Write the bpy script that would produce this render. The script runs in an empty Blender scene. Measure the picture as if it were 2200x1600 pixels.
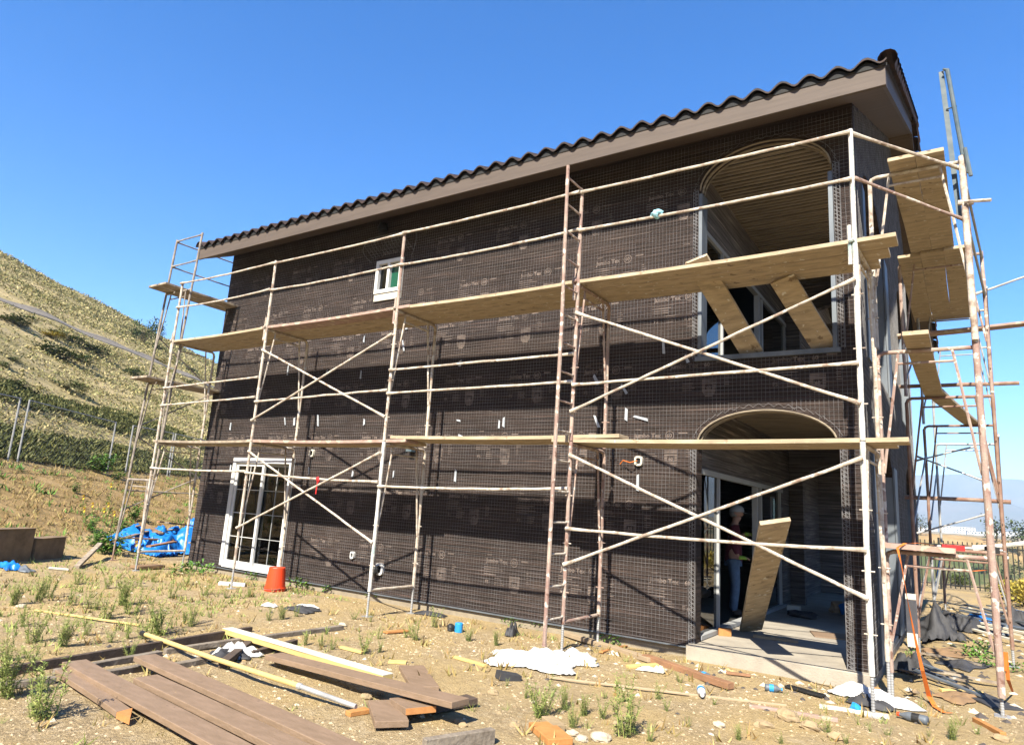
import bpy, bmesh, math, random
from mathutils import Vector, Matrix, noise
random.seed(7)
R = math.radians
sc = bpy.context.scene
COL = sc.collection

# ------------------------------------------------------------------ camera
CX, CY, CZ = 0.884, -8.576, 1.5409
YAW, PIT, ROL, FPX = -0.5918, 0.1967, 0.0631, 1450.2
fw = Vector((math.sin(YAW)*math.cos(PIT), math.cos(YAW)*math.cos(PIT), math.sin(PIT)))
r0 = Vector((math.cos(YAW), -math.sin(YAW), 0)); u0 = r0.cross(fw)
rt = math.cos(ROL)*r0 + math.sin(ROL)*u0
up = -math.sin(ROL)*r0 + math.cos(ROL)*u0
cam_d = bpy.data.cameras.new('camera'); cam = bpy.data.objects.new('camera', cam_d); COL.objects.link(cam)
cam.matrix_world = Matrix(((rt.x, up.x, -fw.x, CX), (rt.y, up.y, -fw.y, CY), (rt.z, up.z, -fw.z, CZ), (0, 0, 0, 1)))
cam_d.sensor_width = 36; cam_d.lens = 36*FPX/2200; cam_d.clip_start = 0.05; cam_d.clip_end = 30000
sc.camera = cam

# ------------------------------------------------------------------ light
SUN_EL, SUN_AZ = R(43.4), R(11)          # azimuth measured from -Y towards +X
sv = Vector((math.sin(SUN_AZ)*math.cos(SUN_EL), -math.cos(SUN_AZ)*math.cos(SUN_EL), math.sin(SUN_EL)))
w = bpy.data.worlds.new('World'); sc.world = w; w.use_nodes = True
nt = w.node_tree; bg = nt.nodes['Background']
sky = nt.nodes.new('ShaderNodeTexSky'); sky.sky_type = 'NISHITA'; sky.sun_disc = False
sky.sun_elevation = SUN_EL; sky.sun_rotation = math.atan2(sv.x, sv.y)
sky.air_density = 1.0; sky.dust_density = 0.3; sky.ozone_density = 3.0; sky.altitude = 300
hsv = nt.nodes.new('ShaderNodeHueSaturation'); hsv.inputs['Saturation'].default_value = 1.42; hsv.inputs['Hue'].default_value = .511
nt.links.new(sky.outputs[0], hsv.inputs['Color']); nt.links.new(hsv.outputs[0], bg.inputs[0])
bg.inputs[1].default_value = 0.076
sl = bpy.data.lights.new('sun', 'SUN'); sl.energy = 5.0; sl.angle = R(0.5); sl.color = (1.0, 0.92, 0.78)
so = bpy.data.objects.new('sun', sl); COL.objects.link(so); so.rotation_euler = sv.to_track_quat('Z', 'Y').to_euler(); so.location = (4, -20, 20)
sc.view_settings.view_transform = 'Standard'; sc.view_settings.look = 'None'
sc.view_settings.exposure = 1.80; sc.view_settings.gamma = 1

# ------------------------------------------------------------------ helpers
def ray(px, py): return fw + rt*((px-1100)/FPX) - up*((py-800)/FPX)
def atz(px, py, z):
    d = ray(px, py); k = (z-CZ)/d.z; return Vector((CX, CY, CZ)) + d*k
def aty(px, py, y):
    d = ray(px, py); k = (y-CY)/d.y; return Vector((CX, CY, CZ)) + d*k
def atx(px, py, x):
    d = ray(px, py); k = (x-CX)/d.x; return Vector((CX, CY, CZ)) + d*k
def atd(px, py, dep): return Vector((CX, CY, CZ)) + ray(px, py)*dep
V = lambda *a: Vector(a)
def rnd(a, b): return random.uniform(a, b)
def sst(a, b, x):
    t = max(0.0, min(1.0, (x-a)/(b-a))); return t*t*(3-2*t)
def lerpk(k, x):
    if x <= k[0][0]: return k[0][1]
    for (a, va), (b, vb) in zip(k, k[1:]):
        if x <= b: return va + (vb-va)*(x-a)/(b-a)
    return k[-1][1]
NS = V(-0.824, -0.566, 0); TS = V(-0.566, 0.824, 0)
HK = [(-60, -0.05), (6.8, -0.05), (8.2, 0.1), (9.6, 0.38), (11.5, 1.0), (14.2, 1.95), (15, 2.25), (19, 4.6), (88, 38.6), (120, 46), (220, 48), (900, 20)]
def st(x, y):
    a, b = x-CX, y-CY; return a*NS.x+b*NS.y, a*TS.x+b*TS.y
def ground(x, y):
    s, t = st(x, y)
    dist = math.hypot(x-CX, y-CY)
    h = lerpk(HK, s)
    if s > 11: h += (noise.noise(V(x*.045, y*.045, 3))*.7 + noise.noise(V(x*.16, y*.16, 9))*.35)*min(1, (s-11)/14)
    h *= 1 - sst(260, 700, dist)
    # the valley beyond the iron fence
    v = sst(17.5, 55, y)*(1-sst(2, 16, s)) if y > 17 else 0
    if dist > 12 and x > 6: v = max(v, sst(6, 40, x)*(1-sst(2, 16, s)))
    base = lerpk([(0, 0), (30, -4), (90, -11), (300, -9), (1300, 3.5), (3500, 20), (7000, 60)], dist)
    h = h*(1-v) + v*base
    if dist > 300: h = max(h, base)*sst(300, 700, dist) + h*(1-sst(300, 700, dist))
    if dist > 40 and y > 30:
        dx, dy = x-(-3), y-190
        h += 11.6*math.exp(-(dx*dx/60**2 + dy*dy/40**2))
    # pad roughness
    if dist < 30:
        k = 1-sst(20, 30, dist)
        wall = sst(-0.2, -0.9, y) if (-13.2 < x < 0.6 and y < 0) else (0 if (-13.2 < x < 0.3 and y < 10) else 1)
        h += k*wall*(noise.noise(V(x*.5, y*.5, 1))*.05 + noise.noise(V(x*1.6, y*1.6, 5))*.022 + noise.noise(V(x*5, y*5, 7))*.010)
        if -13.0 < x < 0.3 and -0.9 < y < 10: h -= 0.07*sst(-0.9, -0.2, y)
    return h
def atg(px, py, dz=0.0):
    d = ray(px, py); t, st_ = 3.0, .12
    while t < 400:
        if CZ+d.z*t-dz < ground(CX+d.x*t, CY+d.y*t):
            if st_ < .002: break
            t -= st_; st_ /= 4
        t += st_*(1+t/40)
    return V(CX+d.x*t, CY+d.y*t, CZ+d.z*t)

# ---- materials
MATS = {}
def mat(name, c1, c2=None, scale=6, rough=.8, bump=0.0, bscale=60, metal=0.0, stretch=(1, 1, 1), c3=None, pos=(.35, .65), detail=6, spec=.3, coords='Object', island=0.0, spots=None):
    if name in MATS: return MATS[name]
    KA = .68; c1 = tuple(v*KA for v in c1); c2 = c2 and tuple(v*KA for v in c2); c3 = c3 and tuple(v*KA for v in c3)
    m = bpy.data.materials.new(name); m.use_nodes = True; n = m.node_tree.nodes; l = m.node_tree.links
    b = n['Principled BSDF']; b.inputs['Roughness'].default_value = rough; b.inputs['Metallic'].default_value = metal
    b.inputs['Specular IOR Level'].default_value = spec
    tc = n.new('ShaderNodeTexCoord'); mp = n.new('ShaderNodeMapping'); mp.inputs['Scale'].default_value = stretch
    l.new(tc.outputs[coords], mp.inputs['Vector'])
    if c2:
        nz = n.new('ShaderNodeTexNoise'); nz.inputs['Scale'].default_value = scale; nz.inputs['Detail'].default_value = detail; nz.inputs['Roughness'].default_value = .62
        l.new(mp.outputs[0], nz.inputs['Vector'])
        rp = n.new('ShaderNodeValToRGB'); e = rp.color_ramp.elements
        e[0].position = pos[0]; e[0].color = (*c1, 1); e[1].position = pos[1]; e[1].color = (*c2, 1)
        if c3: x = e.new((pos[0]+pos[1])/2); x.color = (*c3, 1)
        l.new(nz.outputs['Fac'], rp.inputs[0]); out = rp.outputs[0]
        if island:
            g = n.new('ShaderNodeNewGeometry'); ad = n.new('ShaderNodeMath'); ad.operation = 'MULTIPLY_ADD'
            ad.inputs[1].default_value = island; l.new(g.outputs['Random Per Island'], ad.inputs[0]); 
            sb = n.new('ShaderNodeMath'); sb.operation = 'SUBTRACT'; sb.inputs[1].default_value = island/2
            l.new(nz.outputs['Fac'], sb.inputs[0]); l.new(sb.outputs[0], ad.inputs[2]); l.new(ad.outputs[0], rp.inputs[0])
        if spots:
            for cs, ss, th in spots:
                sn = n.new('ShaderNodeTexNoise'); sn.inputs['Scale'].default_value = ss; sn.inputs['Detail'].default_value = 4; l.new(tc.outputs[coords], sn.inputs['Vector'])
                sr = n.new('ShaderNodeValToRGB'); sr.color_ramp.elements[0].position = th; sr.color_ramp.elements[1].position = th+.05; l.new(sn.outputs['Fac'], sr.inputs[0])
                sx = n.new('ShaderNodeMix'); sx.data_type = 'RGBA'; l.new(sr.outputs[0], sx.inputs[0]); l.new(out, sx.inputs[6]); sx.inputs[7].default_value = (*(v*KA for v in cs), 1); out = sx.outputs[2]
        l.new(out, b.inputs['Base Color'])
    else:
        b.inputs['Base Color'].default_value = (*c1, 1)
    if bump:
        nb = n.new('ShaderNodeTexNoise'); nb.inputs['Scale'].default_value = bscale; nb.inputs['Detail'].default_value = 5
        l.new(mp.outputs[0], nb.inputs['Vector'])
        bp = n.new('ShaderNodeBump'); bp.inputs['Strength'].default_value = bump; bp.inputs['Distance'].default_value = .02
        l.new(nb.outputs['Fac'], bp.inputs['Height']); l.new(bp.outputs[0], b.inputs['Normal'])
    MATS[name] = m; return m

def leafmat(name, c1, c2, c3=None):
    m = mat(name, c1, c2, scale=1.5, rough=.65, c3=c3, pos=(.2, .8), island=.7, spec=.2)
    return m

class MB:
    def __init__(s): s.v = []; s.f = []; s.smooth = False
    def add(s, vs, fs):
        o = len(s.v); s.v += [Vector(p) for p in vs]; s.f += [tuple(i+o for i in f) for f in fs]; return s
    def box(s, c, d, rot=None):
        c = Vector(c); vs = []
        for x in (-.5, .5):
            for y in (-.5, .5):
                for z in (-.5, .5):
                    p = Vector((x*d[0], y*d[1], z*d[2]))
                    if rot: p = rot @ p
                    vs.append(c+p)
        return s.add(vs, [(0, 1, 3, 2), (4, 6, 7, 5), (0, 4, 5, 1), (2, 3, 7, 6), (0, 2, 6, 4), (1, 5, 7, 3)])
    def bb(s, a, b): return s.box([(a[i]+b[i])/2 for i in range(3)], [abs(b[i]-a[i]) for i in range(3)])
    def beam(s, p0, p1, w, t, upv=(0, 0, 1), nseg=1, sag=0.0, wob=0.0, skew=0.0):
        p0, p1 = Vector(p0), Vector(p1); d = (p1-p0).normalized(); upv = Vector(upv)
        sd = d.cross(upv).normalized(); u = sd.cross(d).normalized()
        vs = []; fs = []; o = rnd(0, 50)
        for i in range(nseg+1):
            k = i/nseg; c = p0.lerp(p1, k) - u*(sag*4*k*(1-k)) + sd*wob*noise.noise(V(k*3, o, 0))
            e = d*(skew if i == 0 else 0)
            for a, b in ((-1, -1), (1, -1), (1, 1), (-1, 1)): vs.append(c + sd*(a*w/2) + u*(b*t/2) + e*a)
        for i in range(nseg):
            for j in range(4): fs.append((i*4+j, i*4+(j+1) % 4, i*4+4+(j+1) % 4, i*4+4+j))
        fs += [(3, 2, 1, 0), tuple(nseg*4+j for j in range(4))]
        return s.add(vs, fs)
    def tube(s, pts, r, n=8, rr=None, cap=True):
        pts = [Vector(p) for p in pts]; vs = []; fs = []; prev = None
        for i, p in enumerate(pts):
            d = (pts[min(i+1, len(pts)-1)]-pts[max(i-1, 0)]).normalized()
            if prev is None:
                a = V(0, 0, 1) if abs(d.z) < .9 else V(1, 0, 0)
                x = d.cross(a).normalized()
            else: x = (prev - d*prev.dot(d)).normalized()
            prev = x; y = d.cross(x); q = rr[i] if rr else r
            for k in range(n):
                t = 2*math.pi*k/n; vs.append(p + x*(q*math.cos(t)) + y*(q*math.sin(t)))
        for i in range(len(pts)-1):
            for k in range(n): fs.append((i*n+k, i*n+(k+1) % n, i*n+n+(k+1) % n, i*n+n+k))
        if cap: fs += [tuple(range(n))[::-1], tuple((len(pts)-1)*n+k for k in range(n))]
        return s.add(vs, fs)
    def rough_tube(s, p0, p1, r, n=8, step=.12, amp=.13):
        p0, p1 = Vector(p0), Vector(p1); L = (p1-p0).length; k = max(2, int(L/step)); o = rnd(0, 99)
        pts = [p0.lerp(p1, i/k) + V(noise.noise(V(i*.31, o, 0)), noise.noise(V(i*.31, o, 5)), 0)*.004 for i in range(k+1)]
        rr = [r*(1+amp*noise.noise(V(i*.9, o, 3))) for i in range(k+1)]
        return s.tube(pts, r, n, rr)
    def lathe(s, prof, n=20, c=(0, 0, 0)):
        c = Vector(c); vs = []; fs = []
        for r, z in prof:
            for k in range(n): t = 2*math.pi*k/n; vs.append(c+V(r*math.cos(t), r*math.sin(t), z))
        for i in range(len(prof)-1):
            for k in range(n): fs.append((i*n+k, i*n+(k+1) % n, i*n+n+(k+1) % n, i*n+n+k))
        return s.add(vs, fs)
    def blob(s, c, rx, ry, rz, seed=0, amp=.35, nu=8, nv=5):
        c = Vector(c); vs = []; fs = []
        for j in range(nv+1):
            ph = math.pi*j/nv
            for i in range(nu):
                th = 2*math.pi*i/nu; d = V(math.sin(ph)*math.cos(th), math.sin(ph)*math.sin(th), math.cos(ph))
                k = 1+amp*noise.noise(d*1.7+V(seed*3.1, seed*1.7, seed))
                vs.append(c+V(d.x*rx*k, d.y*ry*k, d.z*rz*k))
        for j in range(nv):
            for i in range(nu): fs.append((j*nu+i, (j+1)*nu+i, (j+1)*nu+(i+1) % nu, j*nu+(i+1) % nu))
        return s.add(vs, fs)
    def build(s, name, m, parent=None, loc=None, bevel=0):
        if loc is None: loc = V(0, 0, 0)
        if parent is not None:
            wl = V(0, 0, 0); q = parent
            while q: wl += q.location; q = q.parent
            off = wl; loc = V(0, 0, 0)
        else:
            if loc == 'base':
                n = len(s.v); loc = V(sum(p.x for p in s.v)/n, sum(p.y for p in s.v)/n, min(p.z for p in s.v))
            loc = Vector(loc); off = loc
        me = bpy.data.meshes.new(name); me.from_pydata([tuple(p-off) for p in s.v], [], s.f); me.validate(); me.update()
        if s.smooth: me.polygons.foreach_set('use_smooth', [True]*len(me.polygons))
        ob = bpy.data.objects.new(name, me); COL.objects.link(ob); ob.location = loc
        if parent is not None: ob.parent = parent
        if m: me.materials.append(m)
        if bevel:
            b = ob.modifiers.new('bevel', 'BEVEL'); b.width = bevel; b.segments = 2; b.limit_method = 'ANGLE'
        return ob
def tag(o, label=None, cat=None, group=None, kind=None):
    if label: o['label'] = label
    if cat: o['category'] = cat
    if group: o['group'] = group
    if kind: o['kind'] = kind
    return o
def empty(name, loc=(0, 0, 0), label=None, cat=None, group=None, rz=0):
    o = bpy.data.objects.new(name, None); COL.objects.link(o); o.location = Vector(loc); o.rotation_euler.z = rz; o.empty_display_size = .2
    return tag(o, label, cat, group)
def copy_tree(o, parent=None):
    c = o.copy(); COL.objects.link(c)
    if parent is not None: c.parent = parent
    for ch in list(o.children): copy_tree(ch, c)
    return c
def plate(outline, holes, depth, mapf):
    """flat sheet with holes in (u,v), extruded by depth along w; mapf(u,v,w)->xyz"""
    bm = bmesh.new(); eds = []
    for lp in [outline]+holes:
        vs = [bm.verts.new((u, v, 0)) for u, v in lp]
        eds += [bm.edges.new((vs[i], vs[(i+1) % len(vs)])) for i in range(len(vs))]
    bmesh.ops.triangle_fill(bm, use_beauty=True, use_dissolve=False, edges=eds)
    bm.faces.ensure_lookup_table()
    r = bmesh.ops.extrude_face_region(bm, geom=bm.faces[:])
    for e in r['geom']:
        if isinstance(e, bmesh.types.BMVert): e.co.z += depth
    bmesh.ops.recalc_face_normals(bm, faces=bm.faces[:])
    m = MB(); bm.verts.index_update()
    m.add([mapf(*v.co) for v in bm.verts], [tuple(v.index for v in f.verts) for f in bm.faces]); bm.free()
    return m
def arch(u0, u1, v0, vs, rise, n=22):
    """arched opening outline, from lower left round to lower right"""
    c, a = (u0+u1)/2, (u1-u0)/2
    p = [(u0, v0)]
    for i in range(n+1):
        t = math.pi*(1-i/n); p.append((c+a*math.cos(t), vs+rise*math.sin(t)))
    p.append((u1, v0)); return p
def inarch(u, v, u0, u1, v0, vs, rise):
    if not (u0 < u < u1 and v > v0): return False
    if v < vs: return True
    c, a = (u0+u1)/2, (u1-u0)/2
    return ((u-c)/a)**2 + ((v-vs)/rise)**2 < 1

# ---- palette
def dirt_material():
    m = bpy.data.materials.new('dry_ground'); m.use_nodes = True; n = m.node_tree.nodes; l = m.node_tree.links; b = n['Principled BSDF']
    b.inputs['Roughness'].default_value = .95; b.inputs['Specular IOR Level'].default_value = .1
    tc = n.new('ShaderNodeTexCoord')
    def nz(s, d=6, r=.6):
        x = n.new('ShaderNodeTexNoise'); x.inputs['Scale'].default_value = s; x.inputs['Detail'].default_value = d; x.inputs['Roughness'].default_value = r
        l.new(tc.outputs['Object'], x.inputs['Vector']); return x.outputs['Fac']
    def ramp(f, *st_):
        r = n.new('ShaderNodeValToRGB'); e = r.color_ramp.elements
        e[0].position, e[0].color = st_[0][0], (*st_[0][1], 1); e[1].position, e[1].color = st_[-1][0], (*st_[-1][1], 1)
        for p, c in st_[1:-1]: q = e.new(p); q.color = (*c, 1)
        l.new(f, r.inputs[0]); return r.outputs[0]
    def mix(a, b_, f, t='MIX'):
        x = n.new('ShaderNodeMix'); x.data_type = 'RGBA'; x.blend_type = t
        l.new(a, x.inputs[6]); l.new(b_, x.inputs[7])
        if isinstance(f, float): x.inputs[0].default_value = f
        else: l.new(f, x.inputs[0])
        return x.outputs[2]
    big = ramp(nz(.55, 8, .65), (.28, (.37, .272, .128)), (.5, (.335, .254, .135)), (.72, (.28, .22, .135)))
    fine = ramp(nz(14, 8, .7), (.3, (.66, .61, .55)), (.5, (1, 1, 1)), (.75, (1.2, 1.16, 1.08)))
    dirt = mix(big, fine, .75, 'MULTIPLY')
    vo = n.new('ShaderNodeTexVoronoi'); vo.inputs['Scale'].default_value = 26; l.new(tc.outputs['Object'], vo.inputs['Vector'])
    peb = ramp(vo.outputs['Color'], (.1, (.205, .155, .095)), (.5, (.305, .23, .13)), (.95, (.39, .32, .215)))
    pm = ramp(nz(1.1, 4), (.45, (0, 0, 0)), (.62, (.75, .75, .75)))
    near = mix(dirt, peb, pm)
    hill = ramp(nz(.28, 9, .7), (.28, (.17, .15, .062)), (.42, (.25, .21, .10)), (.58, (.37, .30, .17)), (.75, (.33, .26, .14)))
    hill = mix(hill, ramp(nz(3.0, 6, .7), (.3, (.5, .5, .45)), (.7, (1.25, 1.2, 1.1))), .8, 'MULTIPLY')
    dry = ramp(nz(1.3, 9, .7), (.3, (.15, .11, .048)), (.5, (.25, .17, .075)), (.7, (.32, .225, .115)))
    val = ramp(nz(.035, 8, .65), (.38, (.06, .075, .03)), (.5, (.20, .15, .07)), (.62, (.34, .22, .11)))
    at_ = n.new('ShaderNodeVertexColor'); at_.layer_name = 'zone'; sp = n.new('ShaderNodeSeparateColor'); l.new(at_.outputs[0], sp.inputs[0])
    c = mix(near, dry, sp.outputs[2]); c = mix(c, hill, sp.outputs[0]); c = mix(c, val, sp.outputs[1]); l.new(c, b.inputs['Base Color'])
    h = n.new('ShaderNodeMath'); h.operation = 'ADD'; l.new(nz(9, 8, .7), h.inputs[0]); l.new(nz(45, 5, .7), h.inputs[1])
    bp = n.new('ShaderNodeBump'); bp.inputs['Strength'].default_value = 1.0; bp.inputs['Distance'].default_value = .032
    l.new(h.outputs[0], bp.inputs['Height']); l.new(bp.outputs[0], b.inputs['Normal'])
    return m

def paper_material(name, k=1.0, grey=0.0):
    m = bpy.data.materials.new(name); m.use_nodes = True; n = m.node_tree.nodes; l = m.node_tree.links; b = n['Principled BSDF']
    b.inputs['Roughness'].default_value = .75; b.inputs['Specular IOR Level'].default_value = .2
    tc = n.new('ShaderNodeTexCoord')
    def nz(scale, stretch, det, ro=.65):
        mp = n.new('ShaderNodeMapping'); mp.inputs['Scale'].default_value = stretch; l.new(tc.outputs['Object'], mp.inputs[0])
        a = n.new('ShaderNodeTexNoise'); a.inputs['Scale'].default_value = scale; a.inputs['Detail'].default_value = det; a.inputs['Roughness'].default_value = ro; l.new(mp.outputs[0], a.inputs['Vector']); return a.outputs['Fac']
    def ramp(f, *st_):
        r = n.new('ShaderNodeValToRGB'); e = r.color_ramp.elements; e[0].position, e[0].color = st_[0][0], (*st_[0][1], 1); e[1].position, e[1].color = st_[-1][0], (*st_[-1][1], 1)
        for p, c in st_[1:-1]: q = e.new(p); q.color = (*c, 1)
        l.new(f, r.inputs[0]); return r.outputs[0]
    def C(r_, g_, b_): v = (r_+g_+b_)/3; return tuple((c*(1-grey)+v*grey)*k*.74 for c in (r_, g_, b_))
    base = ramp(nz(1.1, (.6, .6, 1.6), 6), (.3, C(.030, .0205, .0175)), (.52, C(.043, .0295, .025)), (.72, C(.062, .044, .037)))
    crease = nz(3.0, (.28, .28, 11), 5, .6)
    cr = ramp(crease, (.40, (.55, .55, .56)), (.50, (.95, .95, .95)), (.60, (1.1, 1.1, 1.1)), (.70, (2.6, 2.4, 2.25)))
    x = n.new('ShaderNodeMix'); x.data_type = 'RGBA'; x.blend_type = 'MULTIPLY'; x.inputs[0].default_value = 1; l.new(base, x.inputs[6]); l.new(cr, x.inputs[7])
    l.new(x.outputs[2], b.inputs['Base Color'])
    bp = n.new('ShaderNodeBump'); bp.inputs['Strength'].default_value = 1; bp.inputs['Distance'].default_value = .04
    l.new(crease, bp.inputs['Height']); l.new(bp.outputs[0], b.inputs['Normal'])
    return m

M = dict(
    paper=paper_material('building_paper'), paper_in_lit=paper_material('building_paper_inner_lit', 4.6, .7),  # inner copy of the paper brightened in colour to stand in for patio light
    print=mat('faded_print', (.25, .195, .165), (.07, .052, .045), scale=5),
    wire=mat('galvanised_wire', (.27, .27, .28), (.12, .115, .115), scale=4, rough=.45, metal=.0),
    galv=mat('galvanised_sheet', (.20, .225, .25), (.12, .14, .165), scale=3, rough=.6, metal=.35, stretch=(1, 1, .4)),
    fascia=mat('fascia_paint', (.128, .100, .083), (.10, .078, .065), scale=5, rough=.7, stretch=(.3, 4, 4), bump=.15),
    soffit=mat('soffit_board', (.13, .095, .072), (.10, .072, .055), scale=4, rough=.8, stretch=(.3, 4, 4)),
    tile=mat('roof_tile_clay', (.055, .033, .027), (.028, .020, .018), scale=7, rough=.75, bump=.3, bscale=30),
    birdstop=mat('dark_eave_filler', (.018, .019, .02), (.026, .026, .026), scale=4),
    concrete=mat('slab_concrete', (.42, .38, .31), (.32, .285, .235), scale=3, rough=.9, bump=.25, bscale=50),
    found=mat('foundation_concrete', (.33, .28, .2), (.24, .2, .145), scale=5, rough=.9, bump=.3),
    white=mat('white_vinyl', (.74, .74, .73), (.66, .66, .64), scale=2, rough=.45),
    grey_trim=mat('grey_vinyl', (.42, .43, .43), (.36, .37, .37), scale=2, rough=.5),
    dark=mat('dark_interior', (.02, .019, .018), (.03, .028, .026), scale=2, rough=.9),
    batten=mat('lath_strip', (.36, .30, .22), (.20, .165, .12), scale=5, stretch=(.4, 5, 5), rough=.85),
    plank=mat('scaffold_plank', (.54, .44, .305), (.33, .265, .18), scale=5, rough=.85, stretch=(.6, 2.5, 2.5), c3=(.46, .365, .24), spots=[((.66, .62, .54), 13, .64), ((.20, .145, .09), 6, .64)], bump=.2, bscale=50, coords='Object'),
    plank_grey=mat('weathered_plank', (.42, .35, .26), (.24, .19, .14), scale=7, rough=.9, spots=[((.6, .56, .48), 12, .64)], bump=.25),
    plank_pink=mat('pink_painted_plank', (.46, .31, .265), (.32, .225, .17), scale=7, rough=.85, spots=[((.52, .43, .32), 6, .56)], bump=.2),
    brown=mat('brown_painted_wood', (.29, .20, .135), (.225, .155, .10), scale=9, rough=.65, stretch=(.6, 2, 2), spots=[((.15, .105, .07), 16, .68)], bump=.18, bscale=40),
    cut=mat('fresh_cut_wood', (.55, .25, .085), (.44, .19, .06), scale=22, rough=.8),
    orange_wood=mat('orange_wood_block', (.54, .26, .085), (.44, .20, .06), scale=12, rough=.75, bump=.15),
    yellow=mat('pale_yellow_wood', (.66, .49, .19), (.56, .41, .16), scale=8, rough=.7),
    primed=mat('primed_white_wood', (.72, .68, .58), (.64, .59, .47), scale=6, rough=.7),
    weathered=mat('weathered_grey_wood', (.30, .255, .20), (.16, .13, .10), scale=9, rough=.95, bump=.5, bscale=30),
    darkwood=mat('old_dark_wood', (.13, .092, .068), (.075, .055, .042), scale=9, rough=.9, bump=.3),
    redwood=mat('red_brown_wood', (.36, .19, .10), (.26, .14, .075), scale=6, rough=.8, bump=.3),
    tube_beige=mat('mortar_crusted_steel', (.64, .58, .49), (.28, .20, .15), scale=8, rough=.85, c3=(.53, .465, .385), spots=[((.30, .19, .13), 11, .68), ((.74, .71, .65), 15, .60)], bump=.35, bscale=70),
    tube_pink=mat('worn_pink_steel', (.30, .185, .155), (.47, .38, .31), scale=4, rough=.8, c3=(.36, .26, .215), spots=[((.66, .60, .52), 13, .58), ((.20, .11, .08), 9, .62)], bump=.3, bscale=70),
    tube_rust=mat('rusty_steel', (.23, .12, .085), (.36, .26, .20), scale=5, rough=.8, c3=(.27, .165, .12), bump=.3),
    tube_white=mat('mortar_white_steel', (.70, .69, .65), (.25, .42, .40), scale=5, rough=.8, c3=(.60, .58, .53), pos=(.42, .72), bump=.4, bscale=60),
    tube_weather=mat('weathered_steel', (.40, .36, .31), (.20, .17, .145), scale=7, rough=.85, c3=(.30, .26, .22), bump=.3),
    tube_grey=mat('galvanised_tube', (.46, .46, .45), (.30, .30, .30), scale=6, rough=.5, metal=.2),
    tube_blue=mat('dark_blue_steel', (.06, .10, .13), (.14, .17, .18), scale=6, rough=.6),
    chain=mat('fence_wire', (.35, .36, .36), rough=.5, metal=.4),
    iron=mat('black_iron', (.02, .022, .02), rough=.5),
    cloth=mat('white_plastic_cloth', (.66, .65, .63), (.56, .55, .52), scale=6, rough=.55, bump=.3, bscale=12),
    tarp=mat('blue_tarp', (.015, .22, .70), (.01, .14, .52), scale=5, rough=.4, bump=.4, bscale=9),
    felt=mat('black_felt_paper', (.035, .035, .038), (.06, .06, .065), scale=5, rough=.7, bump=.3, bscale=8),
    orange=mat('orange_plastic', (.85, .075, .02), (.78, .07, .02), scale=3, rough=.4),
    strap=mat('orange_strap', (.75, .20, .03), (.62, .16, .03), scale=6, rough=.7),
    red=mat('red_plastic', (.55, .03, .03), rough=.4),
    blue=mat('blue_label', (.03, .30, .68), rough=.4),
    black=mat('black_plastic', (.02, .02, .02), rough=.5),
    card=mat('brown_cardboard', (.30, .19, .10), (.24, .15, .08), scale=4, rough=.9),
    ply=mat('pale_plywood', (.44, .34, .22), (.37, .28, .18), scale=4, rough=.85),
    stone=mat('pale_stone', (.40, .30, .17), (.29, .215, .125), scale=8, rough=.95, bump=.4, bscale=25),
    stonew=mat('white_stone', (.56, .48, .36), (.42, .35, .25), scale=8, rough=.95, bump=.4, bscale=25),
    rwall=mat('brown_block_wall', (.27, .19, .115), (.16, .115, .07), scale=6, rough=.95, bump=.4, bscale=20),
    tape=mat('silver_tape', (.50, .53, .57), (.33, .36, .40), scale=8, rough=.45),
    mint=mat('pale_blue_rag', (.33, .60, .66), (.22, .45, .52), scale=8, rough=.8),
    skin=mat('skin', (.42, .24, .17), rough=.6), shirt=mat('maroon_shirt', (.12, .018, .032), (.085, .012, .022), scale=6, rough=.9),
    jeans=mat('blue_jeans', (.10, .17, .29), (.07, .12, .21), scale=9, rough=.9), cap=mat('grey_cap', (.33, .35, .37), rough=.8),
    lime=mat('lime_fabric', (.28, .48, .05), rough=.7), hairm=mat('grey_hair', (.25, .24, .23), rough=.8), shoe=mat('brown_boot', (.06, .04, .03), rough=.7),
    weed=leafmat('weed_leaf', (.15, .21, .05), (.42, .44, .14), (.26, .31, .085)),
    weed2=leafmat('weed_leaf_bright', (.07, .17, .03), (.17, .30, .05)),
    drygrass=leafmat('dry_grass', (.32, .20, .075), (.47, .33, .14), (.28, .25, .085)),
    scrub=leafmat('hill_scrub', (.14, .155, .05), (.52, .43, .21), (.31, .28, .105)),
    cover=leafmat('green_ground_cover', (.055, .068, .018), (.16, .155, .042), (.095, .105, .028)),
    shrub=leafmat('shrub_leaf', (.055, .09, .024), (.17, .20, .055), (.10, .135, .035)),
    yshrub=leafmat('yellow_shrub_leaf', (.34, .27, .05), (.55, .40, .08), (.40, .36, .06)),
    stem=mat('brown_stem', (.13, .10, .05), rough=.9), petal=mat('yellow_petal', (.78, .50, .02), rough=.6),
    mount=mat('mountain_rock', (.20, .16, .12), (.13, .12, .09), scale=.004, rough=1),
    tree=leafmat('tree_leaf', (.03, .05, .014), (.08, .10, .03)),
    citywall=mat('pale_render', (.80, .78, .74), rough=.8),
)
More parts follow.
